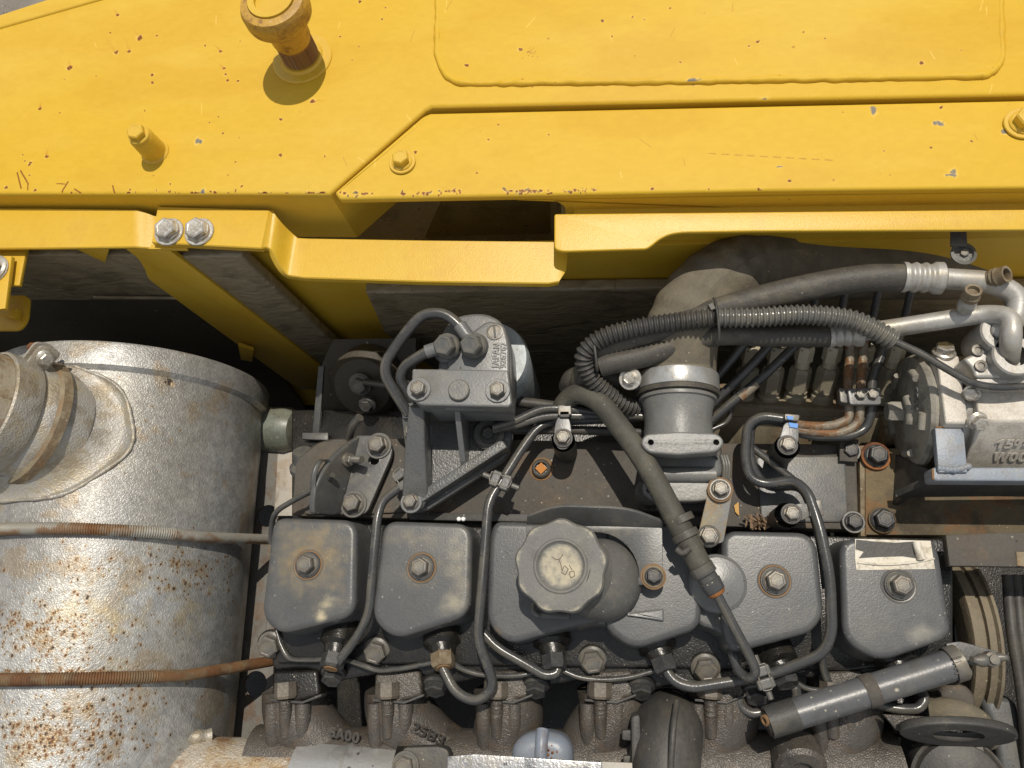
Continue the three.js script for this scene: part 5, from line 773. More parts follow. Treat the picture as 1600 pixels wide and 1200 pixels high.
{ const t = thing('strip_bracket', 'worn grey strip bracket with rusty top end between intake elbow and fifth cover', 'bracket');
  part(t, 'strip', slab([W(1110, 752, 0.008), W(1140, 752, 0.008), W(1145, 770, 0.008), W(1130, 848, -0.002), W(1096, 852, -0.002), W(1089, 842, -0.002), W(1108, 762, 0.008)], 0.0035, { bevel: 0.0006, r: [0.014, 0.014, 0.01, 0.004, 0.004, 0.004, 0.01], n: V3(0, 1, 0.13).normalize() }), mat(worn([118, 118, 116], { dust: [150, 132, 92], dustAmt: 0.6, stain: [140, 92, 34], stainAmt: 0.4, s: 260, n: 256 }), 0.12, { rough: 0.5, bumpM: 0.0002 }));
  bolt(t, W(1125, 765, 0.009), 0.009, { wash: 1.5, rust: 1.7 }); bolt(t, W(1107, 838, 0.0), 0.0105, { wash: 1.3 });
  part(t, 'standoff', lathe([[0.011, -0.07], [0.011, 0]], W(1124, 767, 0.004), UP, 24), M.black); }
// ================================================================ compressor at the right
{
  const t = thing('compressor', 'sunlit speckled cast aluminium compressor with a dark round front disc', 'compressor');
  const LX = V3(-1, 0, 0), fx0 = W(1472, 620, 0.04).x, dc = V3(fx0 - 0.008, -0.03, W(1434, 643, -0.03).z);
  part(t, 'front_disc', lathe([[0.056, -0.012], [0.063, -0.009], [0.064, -0.004], [0.061, 0.0], [0.05, 0.0015], [0.03, 0.004], [0.0, 0.005]], dc, LX, 64), M.disc);
  for (let i = 0; i < 5; i++) { const a = i * 2 * Math.PI / 5 + 0.5, c = dc.clone().add(V3(-0.003, Math.cos(a) * 0.047, Math.sin(a) * 0.047)); part(t, 'disc_lug', sweep([c.clone().add(V3(0, Math.cos(a + 1.57) * 0.009, Math.sin(a + 1.57) * 0.009)), c.clone().add(V3(0, -Math.cos(a + 1.57) * 0.009, -Math.sin(a + 1.57) * 0.009))], 0.0045, { seg: 10 }), M.disc); }
  part(t, 'disc_rib', sweep([dc.clone().add(V3(-0.004, 0.012, -0.012)), dc.clone().add(V3(-0.004, 0.018, 0.002)), dc.clone().add(V3(-0.004, 0.012, 0.018))], 0.006, { spline: true }), M.disc);
  part(t, 'shaft_bolt', placeG(hexG(0.012, 0.02, 0.2), dc.clone().add(V3(-0.004, 0, 0.0)), LX), M.disc);
  part(t, 'lettering', lettering('1001', dc.clone().add(V3(-0.0035, 0.034, -0.018)), V3(0, -0.35, 1), V3(-1, 0.04, 0), 0.0085, 0.0008), M.greyLight);
  const sect = (q, x0, th, o = {}) => slab(q.map(k => V3(x0, k[0], W(1540, k[1], k[0]).z)), th, { n: LX, bevel: 0.002, seg: 3, ...o });
  const X = (px, h = 0.04, py = 620) => W(px, py, h).x;
  part(t, 'front_flange', sect([[0.04, 556], [0.04, 662], [0.0, 690], [-0.07, 690], [-0.07, 560]], fx0, X(1508) - fx0, { r: [0.003, 0.003, 0.02, 0, 0] }), M.aluCast);
  part(t, 'ring_flange', sect([[0.030, 556], [0.034, 640], [0.012, 690], [-0.02, 722], [-0.1, 722], [-0.1, 556]], X(1506) + 0.0003, 0.016, { r: 0.012 }), M.alu);
  part(t, 'body', sect([[0.041, 560], [0.041, 658], [-0.014, 736], [-0.1, 736], [-0.1, 560]], X(1524), 0.3, { r: [0.004, 0.003, 0.006, 0, 0] }), M.aluCast);
  part(t, 'port_block', plate([[1505, 560], [1530, 548], [1536, 540], [1700, 540], [1700, 590], [1524, 590], [1520, 576]], 0.066, 0.03, { bevel: 0.003, seg: 3, r: [0.004, 0.01, 0.003, 0, 0, 0.004, 0.008] }), M.alu);
  part(t, 'port_block', plate([[1518, 566], [1700, 566], [1700, 606], [1526, 604]], 0.062, 0.024, { bevel: 0.003, seg: 3, r: [0.004, 0, 0, 0.006] }), M.alu);
  for (const [x, y] of [[1527, 548], [1532, 572]]) part(t, 'socket_screw', lathe([[0.006, 0], [0.006, 0.002], [0.0035, 0.0022], [0.003, 0.0006], [0, 0.0006]], W(x, y, 0.067), UP, 20), M.bolt);
  part(t, 'port_collar', lathe([[0.021, -0.03], [0.021, 0.012], [0.0195, 0.014], [0.0115, 0.014]], W(1576, 562, 0.066), UP, 48), M.alu);
  part(t, 'port_collar', lathe([[0.02, -0.03], [0.02, 0.016], [0.0185, 0.018], [0.0115, 0.018]], W(1553, 528, 0.062), UP, 48), M.alu);
  bolt(t, W(1526, 657, 0.042), 0.0088, { n: V3(0.1, 0.75, 0.65).normalize(), mt: M.zinc, wash: 1.3, hh: 1.3, wm: M.zinc });
  bolt(t, W(1519, 614, 0.044), 0.0078, { n: V3(-0.5, 0.75, 0.4).normalize(), mt: M.zinc, wash: 1.2, hh: 1.3, wm: M.zinc });
  bolt(t, W(1474, 554, 0.034), 0.011, { n: V3(0, 0.8, -0.6), mt: M.zinc, wash: 1.2, wm: M.zinc });
  // characters cast on the sloping face
  const f0 = V3(0, 0.041, W(1540, 660, 0.041).z), f1 = V3(0, -0.014, W(1540, 736, -0.014).z), dn = dirOf(f0, f1), fn = V3(1, 0, 0).cross(dn).negate(); if (fn.y < 0) fn.negate();
  const on0 = 0, on = (px, k) => { const p = f0.clone().addScaledVector(dn, k); return V3(W(px, 700, p.y).x, p.y, p.z).addScaledVector(fn, 0.0006); };
  part(t, 'lettering', lettering('15', on(1552, 0.034), V3(1, 0, 0), fn, 0.0118, 0.0005), M.aluCast);
  part(t, 'lettering', lettering('0 2', on(1583, 0.030), V3(1, 0, 0), fn, 0.008, 0.0005), M.aluCast);
  part(t, 'lettering', lettering('W001', on(1546, 0.052), V3(1, 0, 0), fn, 0.0118, 0.0005), M.aluCast);
  const b = thing('compressor_bracket', 'pale blue-grey welded bracket with rusty edges under the compressor', 'bracket');
  part(b, 'upright', plate([[1461, 668], [1506, 668], [1512, 738], [1467, 738]], 0.03, 0.01, { bevel: 0.0012 }), M.blueGrey);
  part(b, 'cross_bar', plate([[1456, 730], [1700, 730], [1700, 752], [1458, 751]], 0.026, 0.024, { bevel: 0.002, seg: 3, r: [0.004, 0, 0, 0.004] }), M.blueGrey);
  part(b, 'weld_bead', sweep(P([[1464, 731, 0.028], [1490, 734, 0.029], [1516, 728, 0.028]]), 0.0034, { spline: true, n: 60, rfn: s => 0.0034 + 0.0005 * Math.sin(s * 900) }), M.blueGrey);
  part(b, 'rust_edge', sweep(P([[1457, 733, 0.026], [1458, 749, 0.026]]), 0.0013, { seg: 6 }), M.rustOrange);
  part(b, 'rust_edge', sweep(P([[1462, 667.5, 0.0302], [1505, 667.5, 0.0302]]), 0.001, { seg: 6 }), M.rustOrange);
  part(b, 'support_plate', slab([W(1400, 778, -0.045), W(1700, 774, -0.045), W(1700, 748, 0.002), W(1460, 750, 0.002)], 0.008, { bevel: 0.001 }), M.black);
  part(b, 'side_web', slab([W(1450, 735, 0.0), W(1456, 752, 0.0), W(1390, 790, -0.07), W(1380, 700, -0.1)], 0.006), M.black);
  const lbl = part(b, 'faded_plate', plate([[1548, 704], [1600, 704], [1590, 724], [1534, 724]], -0.03, 0.002, { bevel: 0 }), M.grey);
  lbl.userData.label = 'dull grey plate under the compressor';
  solo('aluminium_pipe', 'thick aluminium pipe bending from the upper ferrule into the compressor', 'pipe', sweep(P([[1470, 435, 0.088], [1548, 440, 0.088], [1592, 462, 0.086], [1588, 500, 0.082], [1556, 520, 0.074], [1553, 528, 0.06]]), 0.0108, { bend: 0.028, seg: 32 }), M.alu);
  solo('aluminium_pipe', 'bright aluminium pipe bending down into the front compressor port', 'pipe', sweep(P([[1340, 520, 0.051], [1400, 512, 0.056], [1540, 490, 0.078], [1580, 494, 0.092], [1580, 530, 0.094], [1576, 562, 0.068]]), 0.0096, { bend: 0.026, seg: 32 }), M.alu);
  const v = thing('charging_valve', 'small stacked valve fitting standing on the bright aluminium pipe', 'valve');
  const vp = W(1503, 492, 0.076), vn = V3(-0.06, 1, -0.3).normalize();
  part(v, 'stem', lathe([[0.005, 0], [0.005, 0.008], [0.0075, 0.0095], [0.0085, 0.014], [0.0085, 0.019], [0.007, 0.022], [0.0065, 0.025], [0, 0.025]], vp, vn, 30), M.alu);
  part(v, 'cap', lathe([[0.0062, 0.024], [0.0085, 0.0255], [0.0085, 0.03], [0.0072, 0.031], [0.0078, 0.034], [0.0078, 0.038], [0.0055, 0.038], [0.005, 0.034], [0, 0.034]], vp, vn, 30), M.tan);
  const s = thing('service_port', 'short hollow threaded port on the thick aluminium pipe', 'valve');
  part(s, 'tube', lathe([[0.0085, 0], [0.0085, 0.008], [0.0095, 0.009], [0.0085, 0.011], [0.0095, 0.013], [0.0085, 0.015], [0.0085, 0.022], [0.006, 0.022], [0.0055, 0.006], [0, 0.006]], W(1540, 438, 0.09), V3(0.5, 0.8, 0.1).normalize(), 28), M.tan);
  const pc = thing('p_clip', 'small steel clip with a bolt hanging under the right rail', 'clip');
  part(pc, 'strap', plate([[1486, 352], [1510, 352], [1512, 384], [1486, 384]], 0.1, 0.003, { bevel: 0.0005 }), M.grey); part(pc, 'eye', lathe([[0.012, 0], [0.0125, 0.003], [0.0095, 0.004], [0.0085, 0.001], [0, 0.001]], W(1504, 398, 0.095), UP, 32), M.grey); bolt(pc, W(1505, 397, 0.095), 0.005, { wash: 0 });
}
// ================================================================ injection pump
{
  const t = thing('injection_pump', 'shaded injection pump with a row of hexagonal delivery valves', 'injection pump');
  const n = V3(0.06, 0.76, -0.65).normalize(), f = V3(1, 0, 0).addScaledVector(n, -n.x).normalize().cross(n); if (f.y < 0) f.negate();
  const base = W(1262, 622, -0.09), O = (x, a, b) => base.clone().add(V3(x, 0, 0)).addScaledVector(n, a).addScaledVector(f, b);
  part(t, 'pump_body', slab([O(-0.16, -0.002, -0.03), O(0.15, -0.002, -0.03), O(0.15, -0.002, 0.02), O(-0.16, -0.002, 0.02)], 0.11, { n, bevel: 0.003, seg: 3 }), M.pump);
  part(t, 'side_cover', slab([O(-0.15, -0.014, 0.022), O(0.14, -0.014, 0.022), O(0.14, -0.1, 0.022), O(-0.15, -0.1, 0.022)], 0.004, { n: f, bevel: 0.001, r: 0.004 }), M.pump);
  for (const x of [1161, 1200, 1242, 1284, 1332, 1379]) {
    const p = W(x, 621, -0.09), u = k => p.clone().addScaledVector(n, k);
    const v = part(t, 'delivery_valve', merge([lathe([[0.0135, -0.004], [0.0135, 0.004], [0.0118, 0.006], [0.0118, 0.009], [0.0128, 0.01], [0.0128, 0.012], [0, 0.012]], p, n, 30), placeG(hexG(0.0132, 0.032, 0.1), u(0.012), n)]), M.valve);
    part(v, 'union_nut', merge([lathe([[0.0085, 0], [0.0085, 0.012], [0, 0.012]], u(0.042), n, 24), placeG(hexG(0.0108, 0.02, 0.35), u(0.053), n)]), M.valveTop);
    part(v, 'pipe_end', sweep([u(0.07), u(0.1), u(0.125).add(V3(0.005, 0.01, -0.03))], 0.0046, { bend: 0.02 }), M.pipe);
  }
  const dr = thing('pump_drive', 'rusty brown pump drive flange behind the pipe clamp', 'pump drive');
  part(dr, 'drive_housing', plate([[1384, 600], [1440, 560], [1440, 700], [1384, 705], [1376, 640]], -0.12, 0.1, { bevel: 0.006, seg: 3, r: 0.01 }), M.brown);
  part(dr, 'drive_shaft', sweep([W(1372, 672, -0.1), W(1450, 665, -0.1)], 0.022, { seg: 28 }), M.tan);
}

// ================================================================ exhaust manifold, injectors and bolts in front of the covers
{
  const t = thing('exhaust_manifold', 'rough brown-grey cast exhaust manifold with six ports along the bottom', 'exhaust manifold');
  const ports = [452, 612, 782, 944, 1116, 1306], h = -0.1;
  const geos = [sweep(P([[400, 1192, h], [700, 1200, h], [1000, 1204, h], [1400, 1208, h]]), 0.042, { spline: true, seg: 24 })];
  const tgt = [[560, 1190], [735, 1185], [800, 1195], [905, 1195], [1105, 1195], [1290, 1195]];
  ports.forEach((x, i) => { const p = P([[x + 6, 1070, h + 0.012], [x + 14, 1115, h + 0.006], [x + (tgt[i][0] - x) * 0.45, 1160, h], [tgt[i][0], 1200, h]]); geos.push(sweep(p, 0.03, { spline: true, seg: 24, rfn: s => 0.036 + 0.003 * Math.sin(s * 40) })); });
  part(t, 'manifold_body', merge(geos), M.manifold);
  ports.forEach((x, i) => {
    part(t, 'port_flange', plate([[x - 26, 1050], [x + 44, 1046], [x + 48, 1088], [x - 2, 1100], [x - 28, 1092]], h + 0.045, 0.06, { bevel: 0.004, seg: 3, r: 0.006 }), i === 0 ? M.grime : M.manifold);
    part(t, 'stud_groove', plate([[x - 24, 1098], [x + 22, 1096], [x + 24, 1160], [x - 28, 1164]], h + 0.036, 0.05, { bevel: 0.008, seg: 3, r: 0.008 }), M.manifold);
    const q0 = W(x - 6, 1066, h + 0.05), q1 = W(x - 6, 1092, h + 0.05), q2 = W(x - 5, 1150, h + 0.036), d = dirOf(q0, q1);
    part(t, 'nut', placeG(hexG(0.0125, q0.distanceTo(q1), 0.0), q0, d), M.nutOld);
    for (const k of [-23, 19]) part(t, 'groove_wall', sweep(P([[x + k * 1.1, 1098, h + 0.038], [x + k * 1.1, 1130, h + 0.035], [x + k, 1166, h + 0.026]]), 0.0095, { spline: true }), M.manifold);
    part(t, 'gasket_edge', plate([[x - 30, 1092], [x + 20, 1096], [x + 50, 1084], [x + 50, 1088], [x + 20, 1100], [x - 30, 1096]], h + 0.05, 0.02, { bevel: 0.0005 }), M.black);
    part(t, 'stud', sweep([q1, q2], 0.007, { n: 60, rfn: s => 0.007 + (s < 0.018 ? 0.0005 * Math.sin(s * 3500) : 0) }), M.manifold);
  });
  part(t, 'lettering', lettering('25B3', W(640, 1142, h + 0.041), V3(0.93, 0, 0.36), V3(0, 0.85, 0.3).normalize(), 0.0125, 0.0008), M.manifold);
  part(t, 'lettering', lettering('6A00', W(512, 1150, h + 0.038), V3(0.98, 0, 0.16), V3(0, 0.85, 0.3).normalize(), 0.0115, 0.0008), M.manifold);
  part(t, 'end_boss', lathe([[0.026, -0.02], [0.026, 0.004], [0.022, 0.008], [0.012, 0.009], [0.009, 0.004], [0, 0.004]], W(1250, 1196, h + 0.05), V3(0, 0.8, 0.6), 36), M.manifold);
  // injectors with union nuts
  [[530, 1000, 520, 1034], [690, 1000, 692, 1032], [862, 1000, 866, 1036], [1026, 1008, 1038, 1040], [1214, 1030, 1226, 1058], [1400, 1030, 1406, 1062]].forEach(([x0, y0, x1, y1], i) => {
    const it = thing('injector', ['first', 'second', 'third', 'fourth', 'fifth', 'sixth'][i] + ' injector from the left poking out under the rocker covers', 'injector', 'injectors along the cylinder head');
    const a = W(x0, y0, -0.045), b = W(x1, y1, -0.036), d = dirOf(a, b), L = a.distanceTo(b);
    part(it, 'body', lathe([[0.021, -0.02], [0.021, 0.004], [0.015, 0.008], [0.013, L * 0.7], [0, L * 0.7]], a, d, 28), M.grime);
    part(it, 'union_nut', placeG(hexG(0.0135, 0.017, 0.3 + i), a.clone().addScaledVector(d, L * 0.62), d), i === 1 ? M.tan : M.boltDark);
    if (i < 2) part(it, 'brass_ring', disc(0.008, 0.0015, a.clone().addScaledVector(d, L * 0.62 + 0.0168), d), M.rustOrange);
  });
  const hb = eng;
  part(hb, 'head_edge', plate([[424, 1000], [1400, 1010], [1400, 1044], [1290, 1062], [1180, 1050], [1120, 1062], [1010, 1078], [960, 1052], [850, 1074], [800, 1048], [690, 1072], [640, 1044], [530, 1064], [480, 1044], [424, 1048]], -0.06, 0.08, { bevel: 0.004, seg: 3, r: 0.012 }), M.grime);
  for (const [x, y] of [[425, 1006], [590, 1016], [926, 1030], [1102, 1042]]) bolt(hb, W(x, y, -0.056), 0.0145, { mt: M.bolt, wash: 1.35, wm: M.grime, n: V3(0, 0.9, 0.3).normalize() });
  for (const [x, y] of [[522, 1050], [682, 1066], [838, 1068], [1002, 1070], [1180, 1078]]) bolt(hb, W(x, y, -0.06), 0.0135, { mt: M.boltDark, wash: 1.35, wm: M.grime, n: V3(0, 0.6, 0.8) });
}
// ---------------------------------------------------------------- the oil tube, pulley and the clutter at the right
{
  const t = thing('oil_tube', 'thick shiny grey metal tube slanting across the lower right', 'tube');
  const a = W(1203, 1128, -0.004), b = W(1496, 1036, -0.004);
  part(t, 'tube', sweep([a, a.clone().lerp(b, 0.52), b], 0.0148, { seg: 36, n: 100, rfn: s => 0.0148 + 0.0006 * Math.exp(-Math.pow((s - 0.2) / 0.02, 2)) + (s > 0.215 ? 0.0012 : 0) }), M.tube);
  part(t, 'dirt_patch', sweep([a.clone().lerp(b, 0.5), a.clone().lerp(b, 0.565)], 0.0162, { seg: 36, n: 30, rfn: (s, L) => 0.01615 - 0.0006 * Math.pow(Math.abs(2 * s / L - 1), 3) }), M.dusty, 'dusty rough patch');
  part(t, 'end_sleeve', sweep([a.clone().lerp(b, -0.01), a.clone().lerp(b, 0.14)], 0.0155, { seg: 36 }), M.black);
  const d = dirOf(b, a); part(t, 'end_plug', disc(0.0125, 0.003, a.clone().addScaledVector(d, 0.0015), d), M.grime);
  part(t, 'copper_ferrule', lathe([[0.005, 0], [0.0055, 0.006], [0.0035, 0.0065], [0.003, 0.002], [0, 0.002]], a.clone().addScaledVector(d, 0.002).add(V3(0, 0.007, -0.004)), V3(d.x, 0.5, d.z).normalize(), 24), M.rustOrange);
  part(t, 'bracket_arm', plate([[1476, 1006], [1500, 1002], [1560, 1018], [1566, 1030], [1520, 1040], [1496, 1030]], -0.02, 0.004, { bevel: 0.0008, r: 0.004 }), M.grey);
  const c = thing('tube_clamp', 'small worm-drive band clamp at the right end of the metal tube', 'clamp');
  part(c, 'band', lathe([[0.0165, -0.006], [0.0172, -0.0056], [0.0172, 0.0056], [0.0165, 0.006]], a.clone().lerp(b, 0.985), d, 40), M.bolt);
  for (let i = 0; i < 4; i++) part(c, 'band_slot', box(a.clone().lerp(b, 0.985).add(V3(-0.004 + i * 0.0006, 0.0172 - i * 0.0008, -0.006 + i * 0.0045)), 0.009, 0.0012, 0.0016, 0.0003, 0.3), M.black);
  part(c, 'worm_housing', sweep([W(1494, 1046, 0.004), W(1512, 1052, 0.0)], 0.006, {}), M.bolt);
  const w = thing('wing_nut', 'forged wing nut at the end of the tube clamp bracket', 'wing nut');
  part(w, 'hub', lathe([[0.008, 0], [0.007, 0.008], [0.0045, 0.009], [0.0045, 0.012], [0, 0.012]], W(1546, 1030, -0.008), UP, 24), M.bolt);
  part(w, 'wing', sweep(P([[1546, 1030, -0.004], [1530, 1032, -0.002], [1518, 1030, 0.002]]), 0.005, { spline: true, rfn: (s, L) => 0.003 + 0.0035 * Math.sin(Math.PI * Math.min(1, s / L + 0.15)) }), M.bolt);
  part(w, 'wing', sweep(P([[1546, 1030, -0.004], [1562, 1027, -0.002], [1576, 1028, 0.002]]), 0.005, { spline: true, rfn: (s, L) => 0.003 + 0.002 * Math.sin(Math.PI * Math.min(1, s / L + 0.15)) }), M.bolt);
  const p = thing('pulley', 'dusty tan grooved pulley behind the last rocker cover', 'pulley');
  const pc = W(1482, 995, -0.165);
  part(p, 'wheel', lathe([[0.055, -0.012], [0.09, -0.012], [0.094, -0.01], [0.094, 0.0], [0.089, 0.001], [0.089, 0.004], [0.094, 0.005], [0.094, 0.012], [0.098, 0.014], [0.098, 0.017], [0.09, 0.019], [0.03, 0.019]], pc, V3(1, 0, 0), 72), M.pulley);
  part(p, 'hub', lathe([[0, -0.03], [0.03, -0.03], [0.04, -0.02], [0.06, -0.018]], pc, V3(1, 0, 0), 40), M.grime);
  for (let i = 0; i < 4; i++) solo('fan_belt', ['innermost', 'second', 'third', 'outermost'][i] + ' black belt strand at the right edge', 'belt', sweep(P([[1574 + i * 14, 900, -0.09], [1580 + i * 14, 980, -0.08], [1596 + i * 14, 1080, -0.085], [1610 + i * 14, 1240, -0.1]]), 0.0058, { spline: true, seg: 14 }), M.black, 'belts at the right edge');
  const e = thing('lower_lifting_eye', 'grey flat lifting ring with an oval hole at the lower right', 'lifting bracket');
  const lo = W(1498, 1150, -0.03), o = []; for (let i = 0; i < 28; i++) { const a2 = i / 28 * 2 * Math.PI; o.push(lo.clone().add(V3(Math.cos(a2) * 0.055, Math.sin(a2) * -0.021, Math.sin(a2) * 0.0125))); }
  part(e, 'ring', slab(o, 0.009, { bevel: 0.002, seg: 3, n: V3(0, 0.511, 0.859).normalize(), holes: [[lo, 0.026, 0.014]] }), M.black);
  part(e, 'stay', plate([[1380, 1116], [1450, 1120], [1460, 1136], [1432, 1152], [1400, 1140]], -0.04, 0.005, { bevel: 0.001 }), M.manifold);
  solo('coolant_hose', 'short dusty hose bend above the lower right lifting ring', 'hose', sweep(P([[1456, 1112, -0.06], [1490, 1114, -0.05], [1520, 1126, -0.055], [1540, 1150, -0.09]]), 0.0145, { spline: true, seg: 24 }), M.rubberDusty);
  solo('spring_hook', 'curved steel hook below the slanting tube', 'hook', sweep(P([[1360, 1096, -0.05], [1400, 1108, -0.045], [1436, 1108, -0.045], [1446, 1092, -0.045], [1438, 1078, -0.05]]), 0.0052, { bend: 0.014 }), M.pipe);
  const g = thing('thermostat_housing', 'dusty cast lump under the right end of the tube', 'housing');
  part(g, 'casting', plate([[1466, 1075], [1504, 1062], [1530, 1090], [1524, 1120], [1470, 1116]], -0.06, 0.08, { bevel: 0.008, seg: 4, r: 0.012 }), M.dusty);
  part(g, 'base', plate([[1400, 1060], [1470, 1050], [1580, 1090], [1620, 1240], [1420, 1240], [1390, 1130]], -0.16, 0.1, { bevel: 0.006 }), M.grime);
  part(g, 'side_plate', plate([[1530, 1086], [1590, 1092], [1610, 1240], [1570, 1240], [1555, 1150]], -0.1, 0.05, { bevel: 0.006, seg: 3, r: 0.012 }), M.grey);
  part(g, 'bolt_lug', plate([[1500, 1166], [1536, 1164], [1540, 1186], [1504, 1190]], -0.05, 0.01, { bevel: 0.001 }), M.bolt);
  const k = thing('alternator_cap', 'dark domed round cap with bright rim at the bottom right corner', 'cap');
  const kp = W(1500, 1226, -0.06);
  part(k, 'rim', lathe([[0.046, -0.02], [0.046, 0], [0.044, 0.002], [0.042, 0.0]], kp, V3(-0.1, 0.95, 0.1).normalize(), 56), M.bolt); part(k, 'dome', lathe([[0.0425, 0], [0.04, 0.006], [0.025, 0.012], [0, 0.014]], kp, V3(-0.1, 0.95, 0.1).normalize(), 48), M.black);
  const r = thing('dark_duct', 'dark vertical duct wall in the gap right of the manifold', 'duct');
  part(r, 'wall', plate([[1330, 1110], [1392, 1120], [1400, 1240], [1335, 1240]], -0.22, 0.05, { bevel: 0.004 }), M.grime); part(r, 'wall', plate([[1378, 1150], [1410, 1150], [1400, 1240], [1372, 1240]], -0.14, 0.06, { bevel: 0.004 }), M.black);
}
// ---------------------------------------------------------------- the bottom edge
{
  const t = thing('coolant_elbow', 'large dull black elbow with a seam ridge at the bottom centre', 'elbow pipe');
  part(t, 'elbow', sweep(P([[1046, 1128, -0.1], [1043, 1150, -0.05], [1038, 1200, -0.036], [1036, 1300, -0.036]]), 0.0365, { spline: true, seg: 48, n: 80 }), M.black);
  part(t, 'seam', sweep(P([[1058, 1096, -0.022], [1052, 1140, 0.0], [1046, 1240, 0.0]]), 0.0032, { spline: true }), M.black);
  part(t, 'flange', plate([[986, 1120], [1000, 1116], [1006, 1260], [988, 1260]], -0.02, 0.05, { bevel: 0.002, r: 0.004 }), M.black);
  for (const [x, y] of [[980, 1150], [982, 1190]]) part(t, 'flange_tab', plate([[x - 8, y - 9], [x + 8, y - 9], [x + 8, y + 8], [x - 8, y + 6]], -0.03, 0.012, { bevel: 0.001, r: 0.002 }), M.black);
  const c = thing('grey_bonnet', 'smooth blue-grey domed bonnet with a centre rib and rust spots at the bottom', 'bonnet');
  const cm = worn([118, 126, 138], { dustAmt: 0.2, stain: [120, 70, 40], stainAmt: 0.2, s: 300, n: 384, specks: 40, speckCol: [90, 60, 40] });
  const bm = mat(cm, 0.12, { rough: 0.4, bumpM: 0.0001 });
  part(c, 'dome', plate([[796, 1260], [798, 1166], [818, 1148], [850, 1142], [880, 1150], [894, 1168], [896, 1260]], -0.03, 0.05, { bevel: 0.014, seg: 6, r: [0, 0.012, 0.012, 0.012, 0.012, 0.012, 0], crease: 1 }), bm);
  part(c, 'rib', sweep(P([[848, 1141, -0.032], [846, 1160, -0.026], [844, 1240, -0.026]]), 0.0068, { spline: true }), bm);
  for (let i = 0; i < 14; i++) part(c, 'rust_spot', disc(0.0007 + rnd() * 0.0012, 0.0004, W(857 + gs() * 12, 1172 + gs() * 18, -0.0296), UP, 0.0001, 9), M.rusty);
  const a = thing('heat_shield', 'pale aluminium shield strip with a round embossed mark along the bottom edge', 'shield');
  part(a, 'strip', plate([[698, 1182], [740, 1178], [985, 1194], [985, 1260], [698, 1260]], -0.006, 0.003, { bevel: 0.001, r: 0.002 }), M.shield);
  part(a, 'embossed_ring', smooth(new THREE.TorusGeometry(0.0052, 0.0008, 8, 28).rotateX(Math.PI / 2).translate(...W(728, 1192, -0.0055).toArray()), 1), M.alu);
  part(a, 'step', plate([[940, 1190], [988, 1192], [990, 1260], [944, 1260]], 0.002, 0.003, { bevel: 0.001 }), M.white);
}
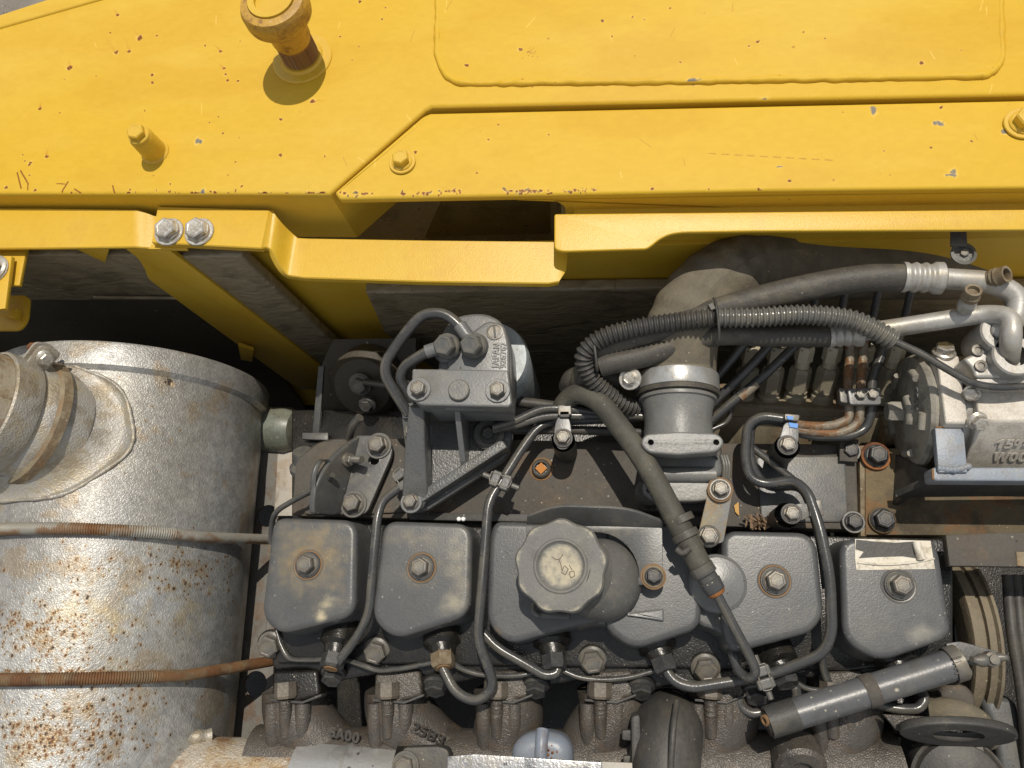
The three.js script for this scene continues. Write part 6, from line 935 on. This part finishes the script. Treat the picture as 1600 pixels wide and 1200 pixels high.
// ---------------------------------------------------------------- background pieces left of the filter
{
  const t = thing('small_tank', 'pale greenish canister in shade beside the muffler rim', 'tank');
  const a = W(438, 672, -0.2), d = V3(1, 0.1, 0.05).normalize();
  part(t, 'tank_body', lathe([[0, -0.05], [0.03, -0.045], [0.034, -0.03], [0.034, 0.014], [0.029, 0.026], [0.012, 0.03], [0.011, 0.038], [0, 0.038]], a, d, 44), M.paleTank);
  const mplate = thing('mounting_plate', 'dark upright mounting plate with a dim bolted unit left of the filter', 'mounting plate');
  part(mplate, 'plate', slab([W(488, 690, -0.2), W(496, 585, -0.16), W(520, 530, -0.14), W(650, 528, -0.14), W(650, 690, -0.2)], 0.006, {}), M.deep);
  part(mplate, 'edge_strip', slab([W(488, 676, -0.16), W(498, 680, -0.16), W(506, 572, -0.13), W(497, 572, -0.13)], 0.006, {}), M.grey);
  part(mplate, 'foot', plate([[472, 676], [512, 676], [512, 688], [472, 686]], -0.15, 0.006, {}), M.grey);
  part(mplate, 'unit', lathe([[0.05, -0.03], [0.05, 0.0], [0.04, 0.012], [0.02, 0.014], [0, 0.014]], W(570, 600, -0.14), V3(0, 0.8, 0.6), 44), M.deep);
  bolt(mplate, W(563, 600, -0.12), 0.013, { mt: M.bolt, wash: 1.4, n: V3(0, 0.8, 0.6) }); bolt(mplate, W(574, 632, -0.13), 0.01, { mt: M.boltDark, n: V3(0, 0.8, 0.6) });
  part(mplate, 'lever', sweep(P([[570, 597, -0.11], [606, 602, -0.1], [640, 604, -0.1]]), 0.005, {}), M.pipe);
  const v = thing('vent_fitting', 'small dusty fitting between the pale bracket plate and the lifting bracket', 'fitting');
  part(v, 'body', lathe([[0.016, -0.03], [0.016, 0], [0.02, 0.002], [0.02, 0.008], [0.014, 0.014], [0.012, 0.03], [0, 0.03]], W(478, 735, -0.1), V3(0, 0.7, -0.7), 30), M.grey);
  part(v, 'block', plate([[464, 744], [494, 744], [494, 776], [464, 776]], -0.1, 0.04, { bevel: 0.002 }), M.dusty);
  part(v, 'hose', sweep(P([[478, 712, -0.08], [500, 696, -0.07], [530, 690, -0.07], [560, 692, -0.08]]), 0.004, { spline: true }), M.rubber);
}
{ // a tuft of dry leaves and crumbs on the block
  const t = thing('dry_leaves', 'tuft of dry brown leaf litter above the fifth rocker cover', 'leaf litter');
  const lm = std({ color: 0x7a6550, roughness: 0.9, side: THREE.DoubleSide }), geos = [];
  for (let i = 0; i < 60; i++) { const g = new THREE.PlaneGeometry(0.006 + rnd() * 0.012, 0.0016 + rnd() * 0.003, 3, 1), a = g.attributes.position; for (let k = 0; k < a.count; k++) a.setZ(k, gs() * 0.001); g.rotateX(rnd() * 6); g.rotateY(rnd() * 6); g.rotateZ(gs()); const p = W(1188 + gs() * 20, 816 + gs() * 7, -0.052); g.translate(p.x, p.y + rnd() * 0.008, p.z); g.computeVertexNormals(); geos.push(g); }
  part(t, 'leaves', merge(geos), lm).userData.kind = 'stuff';
  solo('leaf_scrap', 'single orange-tan leaf scrap lying left of the lower clamp post', 'leaf', slab(P([[1147, 790], [1154, 784], [1155, 806], [1149, 800]], -0.057), 0.0006, { bevel: 0 }), std({ color: 0xc09858, roughness: 0.85 }));
  const w = thing('foam_beads', 'two tiny white beads on the edge of the second rocker cover', 'beads');
  for (const [x, y] of [[717, 811], [724, 811]]) part(w, 'bead', smooth(new THREE.SphereGeometry(0.0026, 14, 10).translate(...W(x, y, -0.004).toArray()), 1), std({ color: 0xe8e8e4, roughness: 0.6 }));
}
// ---------------------------------------------------------------- every thing gets its base as its own origin
for (const o of things) {
  const b = new THREE.Box3().setFromObject(o), c = b.getCenter(V3()); c.y = b.min.y; const seen = new Set();
  o.traverse(q => { if (q.isMesh && !seen.has(q.geometry)) { seen.add(q.geometry); q.geometry.translate(-c.x, -c.y, -c.z); } });
  o.position.copy(c);
}
renderer.render(scene, camera);
